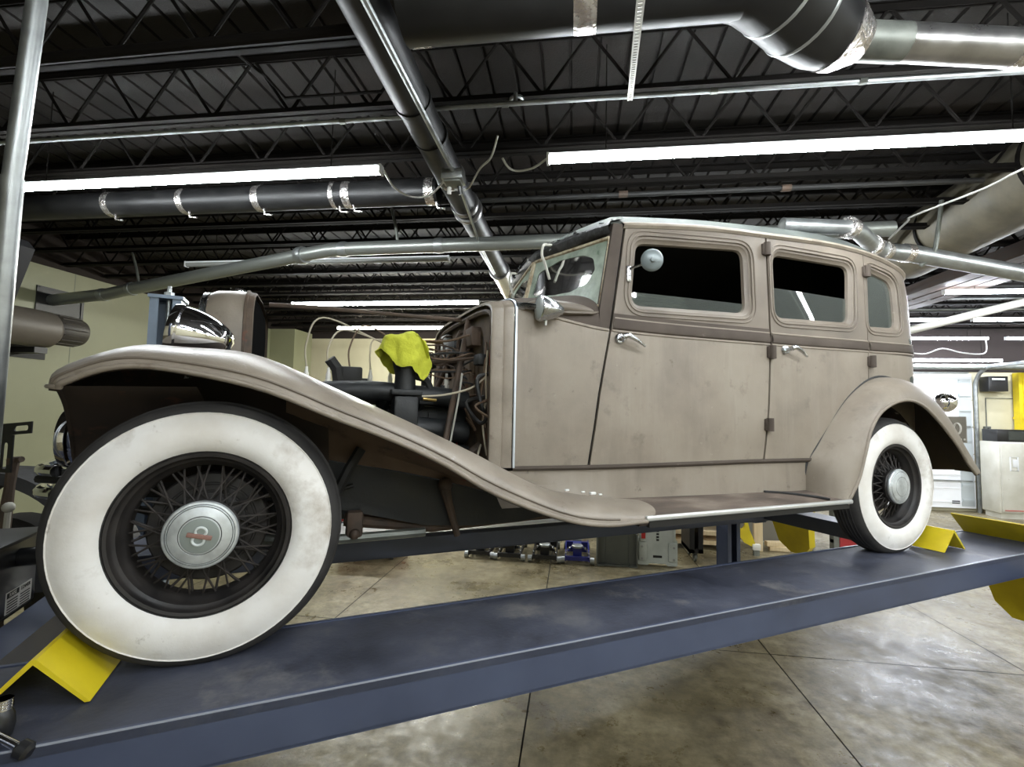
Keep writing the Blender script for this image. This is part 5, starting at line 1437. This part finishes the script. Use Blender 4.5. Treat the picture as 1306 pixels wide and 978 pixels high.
# trolley jacks in a row
def jack(x, y, mat, label, big=1.0, rz=0.0):
    j = thing('trolley_jack', label, 'trolley jack', (x, y, 0), rz, 'trolley jacks in a row on the floor')
    s = big
    m = MB()
    for sg in (-1, 1):
        m.prism([(-.06, .03), (.50, .04), (.56, .09), (.42, .13), (.10, .10), (-.06, .08)], sg * .115 * s - .006, sg * .115 * s + .006, 'x')
    m.bbox(-.115 * s, .115 * s, -.05, -.02, .035, .075); m.bbox(-.115 * s, .115 * s, .36, .40, .05, .12)
    m.prism([(-.10 * s, .09), (.10 * s, .09), (.03, .17), (-.03, .17)], .08, .14)
    m.build('jack_frame', MT[mat], j, smooth=False)
    MB().tube([(-.155 * s, -.035, .045), (.155 * s, -.035, .045)], .012, 10).build('axle', MT['galv'], j)
    for sg in (-1, 1):
        MB().tube([(sg * .125 * s, -.035, .035), (sg * .165 * s, -.035, .035)], .035, 16).build('roller', MT['galv'], j)
        MB().tube([(sg * .10 * s, .50, .04), (sg * .14 * s, .50, .04)], .04, 16).build('caster', MT['galvdark'], j)
    m = MB(); m.prism([(-.0, .06), (.36, .07), (.36, .12), (.05, .17), (-.02, .16)], -.045, .045, 'x'); m.build('lift_arm', MT[mat], j, smooth=False)
    MB().lathe([(0, .155), (.05, .155), (.058, .165), (.058, .18), (.05, .185), (0, .18)], 18, 'z', (0, .0, 0)).build('saddle', MT['galv'], j)
    m = MB(); m.tube([(0, .44, .11), (0, .62, .38)], .018, 10); m.tube([(-.05, .43, .12), (.05, .43, .12)], .016, 8); m.build('handle_socket', MT['galvdark'], j)
    for bx, by, bz, br in ((-.075, .05, .135, .018), (.075, .05, .135, .018), (-.11, 0, .095, .014), (.11, 0, .095, .014)): MB().ball((bx * s, by, bz), br, 10).build('pivot_bolt', MT['chromedull'], j)
    return j
jack(-.98, 5.11, 'black', 'low black trolley jack, leftmost of the row on the floor', .95)
jack(-.655, 5.09, 'black', 'black trolley jack with a pale axle, second from the left in the row', 1.0)
jack(-.285, 5.09, 'plastic', 'black trolley jack with bright bolts, just left of the blue one', 1.05)
jack(.055, 5.11, 'blue', 'blue trolley jack, rightmost of the row beside the grey bin', 1.05)
# grey open-sided bin
b = thing('drive_up_ramp', 'grey-green plastic ramp stood on end between the jacks and the pale creeper', 'ramp', (.46, 5.12, 0))
m = MB(); m.rbox((0, 0, .24), (.24, .03, .48), .008, 2); m.build('plate', MT['grey_plastic'], b)
for sg in (-1, 1):
    m = MB(); m.prism([(.12, 0), (.20, 0), (.20, .33), (.12, .40)], -.012, .012, 'y', rot=Matrix.Scale(sg, 3, (1, 0, 0)))
    m.bbox(sg * .19, sg * .205, -.06, .10, 0, .33); m.bbox(sg * .12, sg * .20, -.07, .0, 0, .02)
    m.tube([(sg * .12, -.02, .41), (sg * .20, -.02, .34), (sg * .20, -.02, .02)], .008, 6)
    m.build('side_rail', MT['grey_plastic'], b, smooth=False)
MB().bbox(-.12, .12, -.05, .12, 0, .015).build('foot', MT['grey_plastic'], b, smooth=False)
# pale creeper stood on end
c = thing('mechanics_creeper', 'pale grey moulded creeper stood upright beside the dark trolley', 'creeper', (.875, 5.18, 0), 0)
m = MB()
prof_ = fillet([(-.20, .01), (-.10, .01), (-.08, .03), (.08, .03), (.10, .01), (.20, .01), (.20, .26), (.18, .29), (.18, .82), (-.18, .82), (-.18, .29), (-.20, .26)], .02, 4)
m.prism(prof_, -.03, .03); m.rbox((-.165, -.02, .5), (.03, .05, .5), .01, 2); m.rbox((.165, -.02, .5), (.03, .05, .5), .01, 2)
m.rbox((-.15, -.03, .15), (.09, .04, .20), .02, 2); m.rbox((.15, -.03, .15), (.09, .04, .20), .02, 2)
m.build('shell', MT['creeper'], c)
MB().rbox((0, -.031, .10), (.09, .006, .024), .002, 1).build('hand_slot', MT['labelink'], c)
MB().bbox(-.165, -.125, -.047, -.044, .28, .60).build('warning_label', MT['redink'], c, smooth=False)
m = MB()
for k in range(9): m.bbox(-.012, .014, -.034, -.030, .26 + k * .03, .278 + k * .03)
m.build('raised_lettering', MT['labelink'], c, smooth=False)
for sg in (-1, 1):
    for z in (.08, .20): MB().tube([(sg * .16, -.055, z), (sg * .16, -.046, z)], .012, 10).build('rivet', MT['galv'], c)
# dark trolley with a castor, and the low shelf of boards behind it
t = thing('tool_trolley', 'dark steel trolley on a castor, right of the pale creeper', 'trolley', (1.31, 5.55, 0))
m = MB(); m.bbox(-.07, -.02, -.2, .2, .10, .85); m.bbox(.02, .07, -.2, .2, .10, .85); m.bbox(-.07, .07, -.2, .2, .10, .14); m.bbox(-.07, .07, -.2, .2, .82, .85); m.build('upright_frame', MT['black'], t, smooth=False)
m = MB(); m.tube([(-.012, -.13, .042), (.012, -.13, .042)], .042, 18); m.bbox(-.02, .02, -.15, -.08, .075, .10); m.bbox(-.022, -.016, -.15, -.11, .03, .10); m.bbox(.016, .022, -.15, -.11, .03, .10); m.build('castor', MT['galvdark'], t)
m = MB(); m.tube([(-.012, .13, .042), (.012, .13, .042)], .042, 18); m.bbox(-.02, .02, .08, .15, .075, .10); m.build('castor', MT['galvdark'], t)
sh = thing('low_rack', 'low dark rack with pale board edges, left of the rear lift post', 'rack', (1.45, 6.12, 0))
m = MB()
for x in (-.36, .36):
    for y in (-.2, .2): m.bbox(x - .02, x + .02, y - .02, y + .02, 0, .62)
m.bbox(-.38, .38, -.22, .22, .52, .62); m.bbox(-.38, .38, .18, .20, .05, .55, mi=1)
m.build('rack_frame', [MT['grey_plastic'], MT['rustpanel']], sh, smooth=False)
for z in (.06, .17): MB().bbox(-.37, .37, -.23, .2, z, z + .045).build('board', MT['pine'], sh, smooth=False)
o = MB().rbox((0, 0, .006), (.26, .16, .012), .003, 1, rot=Matrix.Rotation(radians(12), 3, 'Z')).build('paper_sheet', MT['label'], None, (1.52, 6.02, .622)); tag(o, 'white folded sheet lying on the low dark rack', 'paper')
hs = thing('plastic_handle', 'yellow plastic tool with an open loop handle, right of the rear lift post', 'hand tool', (1.93, 5.76, 0), 0)
m = MB(); out_ = fillet([(-.10, .44), (.02, .47), (.06, .28), (.12, .13), (.08, .10), (.0, .14), (-.10, .28)], .02, 4); inn = fillet([(-.075, .39), (-.005, .41), (.01, .33), (-.02, .29), (-.07, .31)], .018, 4)
panel(m, out_, [inn], th=.03, step=.05, fn=lambda s, z, d: Vector((s, d, z)))
m.build('loop_grip', MT['yellow'], hs, smooth=False)
m = MB(); m.rbox((.13, .01, .095), (.09, .05, .07), .012, 2); m.build('white_foot', MT['ceramic'], hs)
m = MB(); m.bbox(.10, .16, -.01, .03, 0, .07); m.build('blade_stub', MT['galvdark'], hs, smooth=False)
for x, y, h, lb in ((2.15, 5.97, 1.35, 'pale upright board right of the yellow loop-handled tool'), (1.885, 5.98, 1.30, 'pale upright board just behind the yellow loop-handled tool')):
    o = MB().rbox((0, 0, h / 2), (.10 if x > 2 else .06, .04, h), .004, 1).build('timber_board', MT['pine'], None, (x, y, 0), smooth=False); tag(o, lb, 'board')
for x, y, z, r in ((2.36, 6.02, .10, 0.1), (2.40, 6.02, .03, -.05)):
    o = MB().rbox((0, 0, 0), (.22, .07, .055), .006, 1, rot=Matrix.Rotation(r, 3, 'Z')).build('wood_block', MT['pine'], None, (x, y, .0285 if z < .05 else .084), smooth=False); tag(o, 'small pale wood block on the floor, %s' % ('upper of the two by the yellow ramp' if z > .05 else 'lower of the two by the yellow ramp'), 'wood block')
rt_ = thing('hydraulic_press', 'red and grey shop press standing behind the rear wheel', 'press', (3.32, 6.15, 0))
m = MB(); m.bbox(-.28, -.22, -.05, .05, 0, .9); m.bbox(.02, .08, -.05, .05, 0, .9); m.bbox(-.28, .08, -.04, .04, .1, .14); m.build('side_posts', MT['galvdark'], rt_, smooth=False)
m = MB(); m.bbox(-.22, .02, -.06, .06, .06, .22); m.bbox(-.22, .02, -.06, .06, .8, .9); m.tube([(-.1, 0, .22), (-.1, 0, .5)], .05, 14); m.build('press_ram', MT['red'], rt_)
o = MB().rbox((0, 0, .66), (1.32, .03, 1.30), .004, 1, rot=Matrix.Rotation(radians(-2), 3, 'X')).build('plywood_sheet', plain('grey_brown_ply', (.17, .155, .12), .7), None, (2.30, 6.42, .012), smooth=False); tag(o, 'grey-brown sheet of board standing behind the yellow loop-handled tool', 'board')
# red tool chest and workbench behind the far runway
tc = thing('tool_chest', 'red steel tool chest seen below the car, left of the jacks', 'tool chest', (-2.12, 5.0, 0))
m = MB(); m.rbox((0, 0, .27), (.62, .42, .44), .012, 2); m.build('cabinet_body', MT['red'], tc)
for k in range(4):
    d_ = MB().rbox((0, -.215, .11 + k * .105), (.58, .02, .095), .004, 1).build('drawer', MT['red'], tc); MB().tube([(-.22, -.235, .135 + k * .105), (.22, -.235, .135 + k * .105)], .006, 6).build('drawer_pull', MT['galv'], d_)
for sx in (-.26, .26):
    for sy in (-.16, .16): MB().tube([(sx - .012, sy, .028), (sx + .012, sy, .028)], .028, 12).build('castor', MT['rubber'], tc)
wb = thing('workbench', 'dark steel workbench along the back of the floor, behind the jacks', 'workbench', (-.2, 6.75, 0))
m = MB(); m.bbox(-1.5, 1.5, -.35, .35, .80, .86); m.build('bench_top', MT['blackmatte'], wb, smooth=False)
for sx in (-1.45, 0, 1.45):
    for sy in (-.3, .3): MB().bbox(sx - .03, sx + .03, sy - .03, sy + .03, 0, .80).build('leg', MT['grey_plastic'], wb, smooth=False)
MB().bbox(-1.5, 1.5, -.33, .33, .22, .25).build('lower_shelf', MT['rustpanel'], wb, smooth=False)
MB().bbox(-1.5, 1.5, .30, .33, .25, .80).build('back_panel', MT['grey_plastic'], wb, smooth=False)
# white cabinet, microwave and yellow posts at the right
cb = thing('storage_cabinet', 'old cream enamelled cabinet with a recessed latch, at the right edge', 'cabinet', (7.25, 8.94, 0))
m = MB(); m.rbox((0, 0, .665), (.74, .36, 1.155), .014, 2); m.bbox(-.34, .34, -.15, .15, 0, .09); m.build('cabinet_body', MT['cab'], cb)
m = MB(); m.rbox((.005, -.195, .67), (.71, .03, 1.11), .010, 2); dr_ = m.build('door', MT['cab'], cb)
m = MB(); m.tube([(-.23, -.216, 1.0), (-.23, -.216, .78), (-.12, -.216, .78), (-.12, -.216, 1.0)], .011, 6, closed=True); m.rbox((-.16, -.216, .90), (.07, .02, .13), .008, 2); m.build('latch', MT['white'], dr_)
MB().bbox(-.33, .34, -.2145, -.209, .135, .147).build('red_stripe', MT['redink'], dr_, smooth=False)
mw = thing('microwave_oven', 'black microwave oven on top of the cream cabinet', 'microwave', (7.20, 8.94, 1.244))
MB().rbox((0, 0, .10), (.60, .30, .20), .008, 2).build('casing', MT['plastic'], mw)
MB().rbox((.04, -.152, .10), (.36, .008, .14), .004, 1).build('door_window', MT['glass'], mw); MB().rbox((.245, -.155, .10), (.02, .02, .15), .004, 1).build('door_handle', MT['galvdark'], mw)
for x, lb in ((7.10, 'bright yellow steel post behind the microwave, left of the pair'), (7.27, 'bright yellow steel post behind the microwave, right of the pair')):
    m = MB(); m.bbox(-.075, .075, -.06, .06, 0, 2.42); m.bbox(-.085, .085, -.07, .07, 1.62, 1.66); m.bbox(-.02, .02, -.075, -.06, 0, 2.42)
    o = m.build('steel_post', MT['yellow'], None, (x + .56, 9.26, 0), smooth=False); tag(o, lb, 'post')
sp_ = thing('wall_speaker', 'black box speaker high on the wall beside the roller door track', 'speaker', (7.22, YB - .02, 2.22))
MB().rbox((0, -.10, 0), (.30, .2, .26), .01, 2).build('casing', MT['plastic'], sp_); MB().rbox((0, -.203, .08), (.2, .006, .03), .002, 1).build('bright_strip', MT['label'], sp_)
sw = thing('door_switch', 'small dark door switch on the wall above the cream cabinet', 'switch', (7.17, YB - .001, 1.42)); MB().rbox((0, -.02, 0), (.10, .04, .13), .006, 2).build('switch_box', MT['grey_plastic'], sw); MB().tube([(0, -.04, .02), (0, -.05, .02)], .018, 10).build('button', MT['labelink'], sw)
tag(MB().tube([(7.17, YB - .012, 1.48), (7.17, YB - .012, 1.98), (7.62, YB - .012, 1.98), (7.62, YB - .012, 2.35)], .009, 6).build('wall_cable', MT['galvdark']), 'thin grey cable on the wall above the door switch', 'cable')

# ------------------------------------------------------------------ near left corner
st = thing('plate_bracket_stand', 'rusty upright with a black slotted plate bracket at the left edge', 'stand', (-2.375, 1.74, 0))
m = MB(); m.tube([(0, 0, 0), (.005, 0, .55), (-.005, 0, .98), (.012, 0, 1.20), (.02, 0, 1.315)], [.022, .022, .026, .018, .022], 10); m.tube([(.0, -.0, 1.305), (.06, 0, 1.31)], .013, 8); m.build('rusty_post', MT['rust'], st)
m = MB(); m.bbox(-.12, .12, -.12, .12, 0, .012); m.build('foot_plate', MT['rust'], st, smooth=False)
m = MB()
panel(m, [(-.13, .0), (.12, 0), (.12, .05), (-.13, .05)], [fillet([(.035, .014), (.105, .014), (.105, .036), (.035, .036)], .01, 4), fillet([(-.115, .014), (-.045, .014), (-.045, .036), (-.115, .036)], .01, 4)], th=.006, step=.04, fn=lambda s, z, d: Vector((s, d - .02, 1.41 + z + s * .10)))
panel(m, [(-.035, -.155), (.035, -.155), (.035, .002), (-.035, .002)], [fillet([(-.012, -.14), (.012, -.14), (.012, -.03), (-.012, -.03)], .01, 4)], th=.006, step=.04, fn=lambda s, z, d: Vector((s, d - .02, 1.41 + z)))
m.build('slotted_bracket', MT['black'], st, smooth=False)
m = MB(); m.tube([(.05, -.03, .955), (.055, -.03, 1.10)], .011, 8); m.ball((.055, -.03, 1.115), .022, 12); m.build('lever', MT['rubstrip'], st)
bf = thing('fender_cover', 'matt black curved fender of another vehicle behind the slotted bracket', 'fender', (-2.85, 2.15, 0))
m = MB(); rows = []
for k in range(25):
    a = radians(150 - 135 * k / 24)
    c_, s_ = .62 * cos(a), .56 * sin(a)
    rows.append([(c_, -.16, .62 + s_ * .95), (c_ * 1.0, -.13, .64 + s_), (c_, .0, .65 + s_ * 1.02), (c_, .13, .64 + s_), (c_, .16, .62 + s_ * .95)])
m.grid(rows); m.build('fender_shell', MT['blackmatte'], bf)
m = MB()
for sx in (-.5, .5): m.tube([(sx, 0, 0), (sx * .95, 0, .86)], .02, 8)
m.tube([(-.5, 0, .3), (.5, 0, .3)], .02, 8); m.build('fender_stay', MT['rust'], bf)
m = MB(); m.lathe([(.20, -.09), (.44, -.10), (.48, -.06), (.48, .06), (.44, .10), (.20, .09)], 40, 'y', (0, 0, .49), closed=True); m.build('tyre', MT['rubber'], bf)

lv = thing('chrome_lever', 'chrome lever with a black knob in the bottom left corner', 'lever', (-1.19, .83, 0))
m = MB(); m.tube([(-.20, -.06, 1.02), (.0, .015, .905), (.095, .03, .860)], .008, 12); m.build('shaft', MT['chrome'], lv)
m = MB(); m.tube([(.092, .029, .861), (.097, .030, .859), (.112, .033, .852), (.118, .034, .849)], [.010, .017, .017, .010], 16); m.build('knob', MT['plastic'], lv)
m = MB(); m.tube([(-.20, -.06, 1.02), (-.20, -.06, .0)], .03, 14); m.tube([(-.20, -.06, 0), (-.20, -.06, .012)], .16, 24); m.build('stand_post', MT['black'], lv)
cl = thing('chrome_clamp', 'chrome threaded clamp with a rounded grip at the left edge, above the lever', 'clamp', (-1.165, .88, RT + .0)); cl.scale = (.62, .62, .62)
m = MB(); m.tube([(0, 0, .10), (0, 0, .135)], .022, 18)
for k in range(4): m.tube([(0, 0, .105 + k * .009), (0, 0, .108 + k * .009)], .025, 18)
m.build('threaded_collar', MT['chrome'], cl)
m = MB(); m.tube([(0, 0, .0), (0, 0, .02), (0, 0, .05), (0, 0, .085), (0, 0, .10)], [.02, .030, .034, .030, .022], 18); m.build('grip', MT['plastic'], cl)
